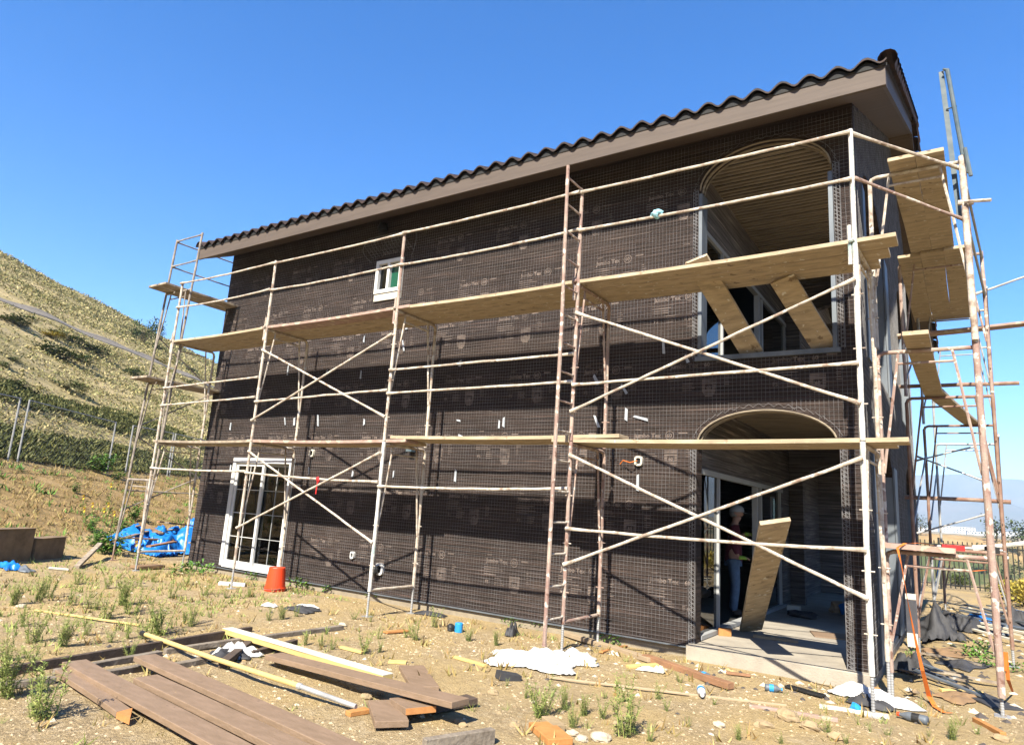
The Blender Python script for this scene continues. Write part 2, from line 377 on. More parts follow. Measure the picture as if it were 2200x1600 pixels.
def glass_material(name, tint, refl=.9):
    m = bpy.data.materials.new(name); m.use_nodes = True; n = m.node_tree.nodes; l = m.node_tree.links
    n.remove(n['Principled BSDF']); g = n.new('ShaderNodeBsdfGlossy'); g.inputs['Roughness'].default_value = .01; g.inputs['Color'].default_value = (refl, refl, refl, 1)
    t = n.new('ShaderNodeBsdfTransparent'); t.inputs[0].default_value = (*tint, 1); x = n.new('ShaderNodeMixShader'); f = n.new('ShaderNodeFresnel'); f.inputs[0].default_value = 1.6
    l.new(f.outputs[0], x.inputs[0]); l.new(t.outputs[0], x.inputs[1]); l.new(g.outputs[0], x.inputs[2]); l.new(x.outputs[0], n['Material Output'].inputs[0]); return m
M['glass'] = glass_material('window_glass', (.62, .70, .66)); M['glass_dark'] = glass_material('screened_glass', (.30, .34, .34))
def haze_material():
    m = bpy.data.materials.new('haze_air'); m.use_nodes = True; n = m.node_tree.nodes; n.remove(n['Principled BSDF'])
    p = n.new('ShaderNodeVolumePrincipled'); p.inputs['Color'].default_value = (.50, .74, 1.0, 1); p.inputs['Density'].default_value = 2.2e-4; p.inputs['Anisotropy'].default_value = 0
    m.node_tree.links.new(p.outputs[0], n['Material Output'].inputs['Volume']); return m

# ================================================================== GROUND
def axis(lo, hi, a, b, fine, grow=1.16):
    pts = [a]; 
    while pts[-1] < b: pts.append(pts[-1]+fine)
    d = fine
    while pts[-1] < hi: d *= grow; pts.append(pts[-1]+d)
    d = fine
    while pts[0] > lo: d *= grow; pts.insert(0, pts[0]-d)
    return pts
def build_ground():
    xs = axis(-7500, 7500, -15, 3.5, .11, 1.045); ys = axis(-400, 9000, -7.2, 1.0, .11, 1.045)
    xs = [x for i, x in enumerate(xs)]; nx, ny = len(xs), len(ys)
    vs = [(x, y, ground(x, y)) for y in ys for x in xs]
    fs = [(j*nx+i, j*nx+i+1, (j+1)*nx+i+1, (j+1)*nx+i) for j in range(ny-1) for i in range(nx-1)]
    me = bpy.data.meshes.new('ground'); me.from_pydata(vs, [], fs); me.update()
    me.polygons.foreach_set('use_smooth', [True]*len(me.polygons))
    ca = me.color_attributes.new('zone', 'FLOAT_COLOR', 'POINT'); cols = []
    for x, y, z in vs:
        s, t = st(x, y); e = noise.noise(V(x*.3, y*.3, 2))
        hill = sst(13.6+e, 15.6+e, s); dry = sst(8.3+e*1.2, 10+e*1.2, s)*(1-hill)
        val = max(sst(19, 26, y)*(1-sst(4, 9, s)), sst(8, 12, x)*(1-sst(4, 9, s)))
        cols += [hill, val, dry, 1]
    ca.data.foreach_set('color', cols)
    ob = bpy.data.objects.new('ground', me); COL.objects.link(ob); me.materials.append(dirt_material()); ob['kind'] = 'structure'
build_ground()

# ---- far mountains
def build_mountains():
    m = MB(); na, nr = 260, 44; vs = []; fs = []
    for i in range(na+1):
        az = R(-40 + 100*i/na)
        crest = 345+55*noise.noise(V(az*4, .4, 1))+35*noise.noise(V(az*11, .2, 4))+12*noise.noise(V(az*30, .2, 4))
        front = 150+70*noise.noise(V(az*6, 3.4, 1))+35*noise.noise(V(az*15, 1.2, 4))
        for j in range(nr+1):
            k = j/nr; d = 3000 + 3200*k; x, y = CX+d*math.sin(az), CY+d*math.cos(az)
            det = noise.fractal(V(x*.0022, y*.0022, 0), 1.0, 2.0, 6)
            a = max(0, 1-abs(k-.58)/.36); f = max(0, 1-abs(k-.2)/.17)
            z = 14 + crest*a**1.15 + front*f + 38*det*min(1, a*3+f*2)*(1 if abs(k-.58) > .03 else .4)
            vs.append((x, y, max(-5, z) if 0 < j < nr else -30))
    for i in range(na):
        for j in range(nr): a = i*(nr+1)+j; fs.append((a, a+1, a+nr+2, a+nr+1))
    m.add(vs, fs); m.smooth = True
    o = m.build('mountains', M['mount']); o['kind'] = 'structure'
build_mountains()

# ---- drainage channels running along the hillside
def channel(s0, t0, t1, label):
    m = MB(); n = 120
    for q in range(7):
        a0, a1 = -.85+.245*q, -.85+.245*q+.225; vs = []; fs = []; lift = rnd(.03, .12)
        for i in range(n+1):
            t = t0+(t1-t0)*i/n; sw = s0+.7*noise.noise(V(t*.04, s0, 0))
            for a, b in ((a0, lift), (a1, lift+.04), (a1, -.3), (a0, -.3)):
                x, y = CX+NS.x*(sw+a)+TS.x*t, CY+NS.y*(sw+a)+TS.y*t; vs.append((x, y, ground(x, y)+b))
        for i in range(n):
            for k in range(4): fs.append((i*4+k, i*4+(k+1) % 4, i*4+4+(k+1) % 4, i*4+4+k))
        m.add(vs, fs)
    o = m.build('drain_channel', mat('channel_concrete', (.30, .26, .21), (.20, .17, .135), scale=2.0, rough=.95, island=.5)); return tag(o, label, 'channel')
channel(40.5, 44, 150, 'long grey stepped drainage channel running down across the upper hillside')

# ================================================================== HOUSE
WL = 12.74; WT = 6.78
house = empty('house', (0, 0, 0), 'two storey house under construction wrapped in dark building paper and wire lath', 'house')
op_front = dict(door=[(-11.6, .05), (-11.6, 2.19), (-9.73, 2.19), (-9.73, .05)], win=[(-8.05, 5.26), (-8.05, 5.9), (-7.41, 5.9), (-7.41, 5.26)],
                up=arch(-1.93, -.25, 3.63, 6.0, .53), lo=arch(-1.94, -.27, .05, 2.5, .42))
def open_front(u, v, g=0.0):
    return (-11.6-g < u < -9.73+g and .02 < v < 2.19+g) or (-8.05-g < u < -7.41+g and 5.12-g < v < 5.9+g) or inarch(u, v, -1.93-g, -.25+g, 3.63-g, 6.0, .53+g) or inarch(u, v, -1.94-g, -.27+g, 0-g, 2.5, .42+g)
lo = op_front['lo']; out = [(-WL, 0), (lo[0][0], 0)] + [(lo[0][0], .05)] + lo[1:-1] + [(lo[-1][0], .05), (lo[-1][0], 0), (0, 0), (0, WT), (-WL, WT)]
m = plate(out, [op_front['door'], op_front['win'], op_front['up']], .2, lambda u, v, w_: (u, w_, v))
m.build('front_wall', M['paper'], house)
# right (gable) wall with one tall arched opening per floor
RO = dict(lo=(.75, 3.4, .05, 2.3, .5), up=(.75, 3.4, 3.63, 5.9, .6), lo2=(6.2, 8.8, .05, 2.3, .5), up2=(6.2, 8.8, 3.63, 5.9, .6))
def zt(y): return WT + .45*y if y < 6.5 else WT + .45*(13-y)
la = arch(*RO['lo']); lb2 = arch(*RO['lo2']); out = [(.2, 0), (.75, 0)] + la[1:-1] + [(3.4, 0), (6.2, 0)] + lb2[1:-1] + [(8.8, 0), (9.4, 0), (9.4, zt(9.4)), (6.5, zt(6.5)), (.2, zt(.2))]
m = plate(out, [arch(*RO['up']), arch(*RO['up2'])], -.2, lambda u, v, w_: (w_, u, v)); m.build('side_wall', M['paper'], house)
# left and rear walls, floors
m = MB(); m.bb((-WL, .2, 0), (-WL+.2, 13, WT)); m.bb((-WL+.2, 12.8, 0), (-2, 13, WT)); m.bb((-2.2, 9.4, 0), (-2.0, 12.8, zt(9.4))); m.build('rear_wall', M['paper_in_lit'], house)
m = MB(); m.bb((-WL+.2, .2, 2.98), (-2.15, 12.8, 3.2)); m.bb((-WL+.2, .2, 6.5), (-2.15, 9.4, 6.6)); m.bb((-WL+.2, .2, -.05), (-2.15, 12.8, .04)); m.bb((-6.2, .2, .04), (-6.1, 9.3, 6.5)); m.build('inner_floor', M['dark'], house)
m = MB(); m.bb((-WL-.0, .02, -.35), (-2.0, .3, -.004)); m.bb((-.2, .2, -.35), (-.02, 9.4, -.004)); m.build('foundation', M['found'], house)
m = MB(); m.beam((-WL, -.012, .0), (-1.95, -.012, .0), .03, .016); m.beam((-.26, -.012, 0), (.01, -.012, 0), .03, .016); m.build('weep_screed', M['galv'], house)
# patio
m = MB(); m.bb((-2.02, -.12, -.3), (-.02, 9.35, .05)); m.build('patio_slab', M['concrete'], house, bevel=.012)
m = MB()
o2 = arch(-1.75, -.25, .05, 2.35, .4); o3 = arch(-1.75, -.25, 3.7, 5.5, .5)
m = plate([(-2, .05), (-1.75, .05)]+o2[1:-1]+[(-.25, .05), (-.2, .05), (-.2, 6.5), (-2, 6.5)], [o3], .2, lambda u, v, w_: (u, 5.9+w_, v)); m.build('patio_cross_wall', M['paper_in_lit'], house)
m = plate([(-2, .05), (-.2, .05), (-.2, 6.5), (-2, 6.5)], [[(-1.27, .95), (-1.27, 2.15), (-.95, 2.15), (-.95, .95)]], .15, lambda u, v, w_: (u, 9.2+w_, v)); m.build('patio_end_wall', M['paper_in_lit'], house)
fr = MB()
for a, b in (((-1.29, 9.15, .80), (-.93, 9.22, .95)), ((-1.29, 9.15, 2.15), (-.93, 9.22, 2.2)), ((-1.29, 9.16, .95), (-1.25, 9.22, 2.15)), ((-.97, 9.16, .95), (-.93, 9.22, 2.15)), ((-1.25, 9.17, 1.5), (-.97, 9.21, 1.53))): fr.bb(a, b)
wn = fr.build('narrow_window', M['white'], house); m = MB(); m.bb((-1.25, 9.2, .95), (-.97, 9.205, 2.15)); m.build('pane', M['glass'], wn)
# wall between the patio and the rooms, with openings for both sliders
m = plate([(.2, .05), (9.2, .05), (9.2, 6.5), (.2, 6.5)], [[(.26, .06), (.26, 2.2), (5.2, 2.2), (5.2, .06)], [(.26, 3.66), (.26, 5.62), (5.75, 5.62), (5.75, 3.66)]], -.12, lambda u, v, w_: (-2.0+w_, u, v)); m.build('patio_side_wall', M['paper_in_lit'], house)
m = MB(); m.bb((-2.0, .2, 3.45), (-.2, 9.3, 3.62)); m.build('balcony_floor', M['concrete'], house)
def ceiling(z, y1):
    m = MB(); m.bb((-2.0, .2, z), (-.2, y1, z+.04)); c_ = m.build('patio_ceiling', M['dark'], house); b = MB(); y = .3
    while y < y1: b.beam((-2.0, y+rnd(-.01, .01), z-.012+rnd(-.004, .004)), (-.2, y+rnd(-.01, .01), z-.012), .055, .02, nseg=4, wob=.012); y += .105
    b.build('ceiling_lath', M['batten'], c_)
ceiling(3.13, 5.9); ceiling(6.5, 5.9)
# lath trim following the arches
for nm, (a, b, z0, vs_, rise) in (('lo', (-1.94, -.27, .05, 2.5, .42)), ('up', (-1.93, -.25, 3.63, 6.0, .53))):
    for off, yy, r in ((.015, -.02, .012), (.015, .09, .02), (.015, .18, .012)):
        p = arch(a+off, b-off, z0, vs_, rise-off); m = MB(); m.tube([(u, yy, v) for u, v in p[1:-1]], r, 6); m.build('arch_trim', M['batten'], house)
    m = MB(); pa = arch(a-.05, b+.05, z0, vs_, rise+.05, 46)
    for q in range(2):
        zz = [(u+(.022 if i % 2 else -.022)*(1 if q else -1)*math.cos(math.pi*i/len(pa)), -.022, v+(.022 if i % 2 else -.022)*(1 if q else -1)) for i, (u, v) in enumerate(pa)]
    m.tube(zz, .002, 3)
    x0 = a-.04
    for x0, x1 in ((a-.08, a-.01), (b+.01, b+.08)):
        z = z0
        while z < vs_: m.tube([(x0, -.02, z), (x1, -.02, z+.03)], .003, 3); m.tube([(x1, -.02, z), (x0, -.02, z+.05)], .003, 3); z += .05
        for xx in (x0, (x0+x1)/2, x1): m.tube([(xx, -.022, z0), (xx, -.022, vs_)], .0035, 4)
    m.build('corner_bead', M['wire'], house)
for a, b in (((-1.97, -.035, 3.575), (-.22, .2, 3.635)), ((-.30, -.03, 3.637), (-.25, .2, 5.9)), ((-1.93, -.03, 3.637), (-1.885, .2, 5.95)), ((.004, .5, .05), (.03, .76, 2.6)), ((.004, 3.38, .05), (.03, 3.9, 2.5)), ((.004, .5, 3.6), (.03, .76, 5.9)), ((.004, 3.38, 3.6), (.03, 3.9, 5.9))):
    m = MB(); m.bb(a, b); m.build('metal_flashing', M['galv'], house)

for z0, z1 in ((.06, 2.35), (3.66, 5.9)):
    for y in (3.385, 8.785): m = MB(); m.bb((-.195, y, z0), (-.003, y+.012, z1)); m.build('jamb_liner', M['galv'], house)
# ---- wire lath
def prism(mb, pts, r, n3):
    mb.tube(pts, r, 3, cap=False)
lath = MB(); SP = .0508; zz = .03
def emit(mb, runs_iter, mk, r):
    run = []
    for q, ok in runs_iter:
        if ok: run.append(q)
        else:
            if len(run) > 1: mb.tube([mk(p) for p in run], r, 3, cap=False)
            run = []
    if len(run) > 1: mb.tube([mk(p) for p in run], r, 3, cap=False)
WR = .0017
z = .03
while z < WT-.1:
    k = int(WL/.12); o = rnd(0, 50)
    emit(lath, [((-WL+WL*i/k, z), not open_front(-WL+WL*i/k, z, -.0)) for i in range(k+1)], lambda p: V(p[0], -.014+.006*noise.noise(V(p[0]*3, o, 0)), p[1]+.006*noise.noise(V(p[0]*1.3, o, 4))), WR); z += SP
x = -WL+.03
while x < 0:
    k = int(WT/.12); o = rnd(0, 50)
    emit(lath, [((x, .03+(WT-.1)*i/k), not open_front(x, .03+(WT-.1)*i/k, 0)) for i in range(k+1)], lambda p: V(p[0]+.006*noise.noise(V(p[1]*1.3, o, 4)), -.017, p[1]), WR*.8); x += SP
lath.build('wire_lath', M['wire'], house)
def open_side(u, v): return inarch(u, v, *RO['lo']) or inarch(u, v, *RO['up']) or inarch(u, v, *RO['lo2']) or inarch(u, v, *RO['up2']) or v > zt(u)
l2 = MB(); z = .03
while z < 9.5:
    emit(l2, [((i*.2, z), not open_side(i*.2, z)) for i in range(47)], lambda p: V(.014, p[0], p[1]), WR); z += SP*1.5
y = .05
while y < 9.4:
    emit(l2, [((y, .03+i*.2), not open_side(y, .03+i*.2)) for i in range(48)], lambda p: V(.016, p[0], p[1]), WR); y += SP*1.5
l2.build('wire_lath', M['wire'], house)
# a curl of lath bulging out over the small window
m = MB()
for i in range(13):
    x0 = -8.2+i*.085; m.tube([(x0, -.02-.26*math.sin(math.pi*k/12), 6.0+.42*k/12) for k in range(13)], .0028, 3)
for k in range(1, 12): m.tube([(-8.2+i*.085, -.02-.26*math.sin(math.pi*k/12), 6.0+.42*k/12) for i in range(13)], .0026, 3)
for sgn, xx in ((-1, -8.2), (1, -7.18)): m.tube([(xx+sgn*.16*math.sin(math.pi*k/12), -.05-.1*math.sin(math.pi*k/12), 5.9+.5*k/12) for k in range(13)], .0035, 4)
m.build('lath_curl', M['wire'], house)

# ---- print on the building paper
def text_mesh(txt, size, bold=0):
    cu = bpy.data.curves.new('t', 'FONT'); cu.body = txt; cu.size = size; cu.offset = bold; cu.resolution_u = 2
    ob = bpy.data.objects.new('t', cu); COL.objects.link(ob); bpy.context.view_layer.update()
    me = bpy.data.meshes.new_from_object(ob.evaluated_get(bpy.context.evaluated_depsgraph_get()))
    r = [tuple(v.co) for v in me.vertices], [tuple(p.vertices) for p in me.polygons]
    bpy.data.objects.remove(ob); bpy.data.curves.remove(cu); bpy.data.meshes.remove(me); return r
T_big = text_mesh('Jumbo Tex', .085, .0035); T_60 = text_mesh('60', .075, .002); T_fs = text_mesh('FS', .07, .001); T_s = text_mesh('60', .06, .002); T_min = text_mesh('30 MIN', .03)
def ring(cx, cz, r0_, r1_, n=18):
    vs = []; fs = []
    for i in range(n):
        t = 2*math.pi*i/n; vs += [(cx+r0_*math.cos(t), cz+r0_*math.sin(t)), (cx+r1_*math.cos(t), cz+r1_*math.sin(t))]
    for i in range(n): j = (i+1) % n; fs.append((2*i, 2*i+1, 2*j+1, 2*j))
    return vs, fs
pr = MB(); YP = -.005
def put2(vf, x, z):
    vs, fs = vf
    if any(open_front(x+v[0], z+v[1], .05) or x+v[0] > -.04 or x+v[0] < -WL+.04 or z+v[1] > WT for v in vs): return
    pr.add([(x+v[0], YP, z+v[1]) for v in vs], fs)
def rect(x, z, w_, h): put2(([(0, 0), (w_, 0), (w_, h), (0, h)], [(0, 1, 2, 3)]), x, z)
shield_o = [(-.085, .1), (.085, .1), (.095, .0), (.05, -.1), (0, -.14), (-.05, -.1), (-.095, 0)]
for row, (z, off) in enumerate(((.72, -.04), (1.64, .45), (2.57, -.31), (3.5, .2), (4.46, -.06), (5.14, .34), (6.02, -.2))):
    for k in range(11):
        x = -12.95 + off + k*1.305 + rnd(-.05, .05)
        for p, q in ((0, .0),):
            put2((T_big[0], T_big[1]), x, z)
            rv, rf = ring(0, 0, .052, .062); put2((rv, rf), x+.50, z+.03); put2((T_60[0], T_60[1]), x+.457, z+.005)
            rect(x+.01, z+.105, .09, .012); rect(x+.62, z+.05, .12, .02)
            for i in range(4): rect(x-.03, z-.07-i*.034, rnd(.2, .36), .010)
            put2((T_fs[0], T_fs[1]), x-.0, z-.30)
            for i in range(4): rect(x+.17, z-.22-i*.03, rnd(.10, .17), .010)
            for i in range(12):
                v_ = .095-.02*i; hw = .09 if v_ > -.02 else .09*math.sqrt(max(0, 1-((-.02-v_)/.125)**2))
                if 4 <= i <= 6: rect(x+.52-hw, z-.27+v_, hw*.45, .013); rect(x+.52+hw*.55, z-.27+v_, hw*.45, .013)
                else: rect(x+.52-hw, z-.27+v_, hw*2, .013)
            put2((T_s[0], T_s[1]), x+.487, z-.30)
            for i in range(6): rect(x+.72, z-.1-i*.03, rnd(.03, .1), .009)
    x = -WL+.05
    while x < -.2: rect(x, z-.5+rnd(-.004, .004), rnd(.25, .9), .006); x += rnd(1, 2.4)
pr.build('paper_print', M['print'], house)

# ---- silver tape patches, sockets, lamp box, vent
tp = [(612, 905, .3), (632, 905, .1), (683, 903, .15), (782, 908, .05), (495, 915, .0), (663, 1012, .12), (757, 1018, .0), (845, 1018, .0), (978, 1022, 0), (1082, 905, 0), (1072, 912, 0), (985, 903, 1.4), (990, 937, 1.2), (1345, 890, 0), (1282, 905, .4), (1378, 898, 1.3), (1370, 1035, 0), (618, 795, .05), (702, 800, .05), (775, 805, 0), (782, 727, .0), (870, 700, .6), (988, 780, 0), (1425, 745, .1), (1475, 770, .4), (1280, 815, .5), (495, 1005, 0), (1340, 835, .6), (600, 1015, .1), (866, 742, .3)]
for i, (px, py, a) in enumerate(tp):
    p = aty(px, py, -.024)
    if open_front(p.x, p.z, .06): continue
    w_, h = rnd(.03, .055), rnd(.09, .22); m = MB(); ca, sa = math.cos(a), math.sin(a)
    pts = [(-w_/2, -h/2), (w_/2, -h/2+rnd(-.03, .03)), (w_/2*rnd(.5, 1.1), h/2), (-w_/2*rnd(.4, 1), h/2+rnd(-.03, .03))]
    m.add([p+V(u*ca-v*sa, 0, u*sa+v*ca) for u, v in pts]+[p+V(u*ca-v*sa, .004, u*sa+v*ca) for u, v in pts], [(0, 1, 2, 3), (7, 6, 5, 4), (0, 4, 5, 1), (1, 5, 6, 2), (2, 6, 7, 3), (3, 7, 4, 0)])
    m.build('tape_strip', M['tape'], house)
def ringbox(px, py, rw, rh, name, mt):
    p = aty(px, py, -.03); m = MB(); n = 20; vs = []
    for y, k in ((-.05, .62), (-.05, 1), (0.02, 1), (.02, .62)):
        for i in range(n):
            t = 2*math.pi*i/n; vs.append(V(p.x+rw*k*math.copysign(abs(math.cos(t))**.6, math.cos(t)), y, p.z+rh*k*math.copysign(abs(math.sin(t))**.6, math.sin(t))))
    fs = [(j*n+i, j*n+(i+1) % n, ((j+1) % 4)*n+(i+1) % n, ((j+1) % 4)*n+i) for j in range(4) for i in range(n)]
    m.add(vs, fs); o = m.build(name, mt, house)
    d = MB(); d.lathe([(0.001, 0), (min(rw, rh)*.66, 0)], 14); d.v = [V(p.x+v.x, -.028, p.z+v.y*(rh/rw)) for v in d.v]; d.build('socket_back', M['black'], o); return o, p
ringbox(670, 973, .058, .07, 'wall_box', M['primed']); ob_, p_ = ringbox(1372, 990, .055, .065, 'wall_box', M['primed'])
m = MB(); m.tube([p_+V(0, -.05, 0), p_+V(-.08, -.1, -.03), p_+V(-.2, -.06, .0), p_+V(-.25, -.04, -.05)], .007, 6); m.build('loose_cable', M['strap'], ob_)
ringbox(757, 1192, .042, .06, 'wall_box', M['white']); ob_, p_ = ringbox(815, 1222, .085, .095, 'vent_hood', M['white'])
m = MB(); m.blob(p_+V(-.04, -.07, -.02), .07, .06, .08, 3, .1); m.build('vent_flap', M['black'], ob_)
p_ = aty(826, 492, -.05); m = MB(); m.lathe([(.0, .1), (.07, .09), (.1, .02), (.1, -.05), (.06, -.06), (0, -.06)], 14, p_+V(0, -.04, 0)); m.build('wall_lamp', M['black'], house)
m = MB(); a_ = aty(880, 970, -.1); m.bb(a_-V(.06, .03, .0), a_+V(.06, .07, .12)); m.build('utility_box', M['tube_blue'], house)

# ---- left front door (sliding, with muntins)
fd = MB(); D0, D1, DZ0, DZ1 = -11.6, -9.73, .06, 2.19
for a, b in (((D0, -.05, DZ0), (D0+.1, .1, DZ1)), ((D1-.1, -.05, DZ0), (D1, .1, DZ1)), ((D0+.1, -.05, DZ1-.1), (D1-.1, .1, DZ1)), ((D0+.1, -.06, DZ0-.02), (D1-.1, .1, DZ0+.055))): fd.bb(a, b)
sd = fd.build('sliding_door', M['white'], house)
for i, (x0, x1, yy) in enumerate(((D0+.1, -10.62, .005), (-10.7, D1-.1, .055))):
    f = MB()
    for a, b in (((x0, yy-.02, .117), (x0+.06, yy+.025, 2.09)), ((x1-.06, yy-.02, .117), (x1, yy+.025, 2.09)), ((x0+.06, yy-.02, .117), (x1-.06, yy+.025, .18)), ((x0+.06, yy-.02, 2.03), (x1-.06, yy+.025, 2.09))): f.bb(a, b)
    xm = (x0+x1)/2; f.bb((xm-.006, yy-.006, .18), (xm+.006, yy+.012, 2.03))
    for k in range(1, 4): zq = .18+k*.46; f.bb((x0+.06, yy-.004, zq-.006), (x1-.06, yy+.010, zq+.006))
    df = f.build('door_leaf', M['white'] if i == 0 else M['grey_trim'], sd); g = MB(); g.bb((x0+.06, yy+.001, .18), (x1-.06, yy+.004, 2.03)); g.build('pane', M['glass'], sd)
m = MB(); m.bb((-12.4, 3.2, .05), (-9.0, 3.3, 2.9)); m.build('glass_backing', mat('glass_backing_green', (.20, .24, .20), (.13, .16, .13), scale=2), house)  # added behind the door glass; its green stands in for reflected greenery
# small upper window
f = MB()
for a, b in (((-8.06, -.05, 5.26), (-7.99, .08, 5.9)), ((-7.47, -.05, 5.26), (-7.40, .08, 5.9)), ((-7.99, -.05, 5.83), (-7.47, .08, 5.9)), ((-7.99, -.05, 5.26), (-7.47, .08, 5.33)), ((-7.77, -.045, 5.33), (-7.71, .06, 5.83))): f.bb(a, b)
wn = f.build('upper_window', M['white'], house); g = MB(); g.bb((-7.99, .02, 5.33), (-7.77, .024, 5.83)); g.build('pane', M['glass_dark'], wn)
g = MB(); g.bb((-7.71, .02, 5.33), (-7.47, .024, 5.83)); g.build('pane', mat('green_tinted_glass', (.01, .09, .055), rough=.1, spec=.5), wn)
g = MB(); g.bb((-8.06, -.03, 5.12), (-7.40, .0, 5.255)); g.build('window_sill', M['primed'], wn)
# patio sliders
def slider(z0, z1, y1, posts, panes, name):
    f = MB(); xx = (-2.06, -1.975)
    f.bb((xx[0], .26, z1-.07), (xx[1], y1, z1)); f.bb((xx[0], .26, z0), (xx[1]+.03, y1, z0+.05))
    for y, wd in posts: f.bb((xx[0], y-wd/2, z0+.05), (xx[1]-.005, y+wd/2, z1-.07))
    o = f.build(name, M['grey_trim'], house)
    for a, b in panes: g = MB(); g.bb((-2.02, a, z0+.05), (-2.015, b, z1-.07)); g.build('pane', M['glass_dark'], o)
slider(.06, 2.2, 5.2, [(.29, .06), (1.13, .05), (3.25, .07), (3.55, .07), (5.0, .08)], [(.32, 1.1), (3.6, 4.95)], 'patio_slider')
slider(3.66, 5.62, 5.75, [(.29, .06), (1.3, .05), (3.5, .09), (3.75, .07), (5.65, .08)], [(.32, 1.27), (3.8, 5.6)], 'balcony_slider')

# ---- eaves and roof
EY, EZ0, EZ1, RX0, RX1, SL = -.75, 6.42, 6.68, -12.80, .43, .45
m = MB(); m.bb((RX0, EY-.04, EZ0), (RX1, EY, EZ1)); m.build('fascia', M['fascia'], house, bevel=.004)
def slope_box(mb, x0, x1, y0, y1, zoff, th, sgn=1):
    f = lambda y: EZ0 + zoff + SL*((y if sgn > 0 else 13-y)-EY)
    vs = [(x, y, f(y)+d) for x in (x0, x1) for y in (y0, y1) for d in (0, th)]
    mb.add(vs, [(0, 1, 3, 2), (4, 6, 7, 5), (0, 4, 5, 1), (2, 3, 7, 6), (0, 2, 6, 4), (1, 5, 7, 3)])
m = MB(); slope_box(m, RX0, RX1-.04, EY, 0, .02, .03); slope_box(m, .0, RX1-.04, 0, 6.5, .02, .03); slope_box(m, .0, RX1-.04, 6.5, 13.7, .02, .03, -1); m.build('soffit', M['soffit'], house)
m = MB(); slope_box(m, RX1-.04, RX1, EY, 6.5, 0, .26); slope_box(m, RX1-.04, RX1, 6.5, 13.7, 0, .26, -1); m.build('rake_board', M['fascia'], house)
m = MB(); slope_box(m, RX0, RX1-.045, EY+.01, 6.5, .20, .05); slope_box(m, RX0, RX1-.045, 6.5, 13.7, .20, .05, -1); m.build('roof_deck', M['birdstop'], house)
# S-shaped clay tiles: waves across, stepped courses up the slope
per = (RX1+.02-RX0)/44; prof = []
for i in range(44):
    for k in range(10):
        t = k/10; prof.append((RX0+(i+t)*per, (.056*math.sin(math.pi*t/.62) if t < .62 else -.035*math.sin(math.pi*(t-.62)/.38))))
prof.append((RX1+.02, 0))
def tiles(sgn):
    m = MB(); n = len(prof); yc = EY-.1; vs = []; fs = []; rows = 0; step = .38
    while yc < 6.5:
        y1 = min(6.5, yc+step)
        for y, lift in ((yc, .035), (y1, 0.0)):
            for x, zz_ in prof:
                yy = y if sgn > 0 else 13-y; j = rnd(-.004, .004) if y == yc else 0
                vs.append((x, yy, EZ0+.31+SL*(y-EY)+zz_*1.0+lift+j))
        rows += 2; yc = y1
    for r_ in range(rows-1):
        for i in range(n-1):
            q = (r_*n+i, r_*n+i+1, (r_+1)*n+i+1, (r_+1)*n+i); fs.append(q if sgn > 0 else q[::-1])
    # front edge thickness
    b = len(vs)
    for x, zz_ in prof: yy = EY-.1 if sgn > 0 else 13-(EY-.1); vs.append((x, yy, EZ0+.31+SL*(-.1)+zz_+.010))
    for i in range(n-1): fs.append((b+i, b+i+1, i+1, i))
    m.add(vs, fs); return m
tiles(1).build('roof_tiles', M['tile'], house); tiles(-1).build('roof_tiles', M['tile'], house)
m = MB(); vs = []; fs = []
for i, (x, zz_) in enumerate(prof): vs += [(x, EY-.05, EZ1-.03), (x, EY-.05, EZ0+.29+SL*(-.05)+zz_)]
for i in range(len(prof)-1): fs.append((2*i, 2*i+2, 2*i+3, 2*i+1))
m.add(vs, fs); m.build('eave_closure', M['birdstop'], house)
m = MB()
for sgn in (1, -1):
    y = EY-.1
    while y < 6.5:
        for xc in (RX1+.01,):
            n = 9; vs = []; y1 = min(y+.42, 6.55)
            for yy, rr_, lf in ((y, .115, .025), (y1, .085, -.01)):
                for k in range(n):
                    t = -R(100)+R(240)*k/(n-1); q = yy if sgn > 0 else 13-yy
                    vs.append((xc+.02+rr_*math.sin(t)*.9, q, EZ0+.30+SL*(yy-EY)+lf+rr_*math.cos(t)))
            fs = [(k, k+1, n+k+1, n+k) for k in range(n-1)]
            m.add(vs, fs)
        y += .36
RT = mat('rake_tile_clay', (.12, .07, .052), (.065, .042, .035), scale=7, rough=.8, island=.5)
m.build('rake_tiles', RT, house); m = MB()
for xc in (RX0-.0,):
    y = EY-.1
    while y < 6.5:
        n = 9; vs = []
        for yy, rr_, lf in ((y, .105, .035), (min(y+.42, 6.55), .085, .0)):
            for k in range(n): t = -R(100)+R(200)*k/(n-1); vs.append((xc+.02+rr_*math.sin(t)*.9, yy, EZ0+.30+SL*(yy-EY)+lf+rr_*math.cos(t)))
        m.add(vs, [(k, k+1, n+k+1, n+k) for k in range(n-1)]); y += .36
m.build('rake_tiles', RT, house)
m = MB(); x = RX0
while x < RX1:
    m.tube([(x, 6.5, EZ0+.31+SL*(6.5-EY)+.02), (x+.42, 6.5, EZ0+.31+SL*(6.5-EY)+.05)], .12, 10); x += .38
m.build('ridge_tiles', M['tile'], house)

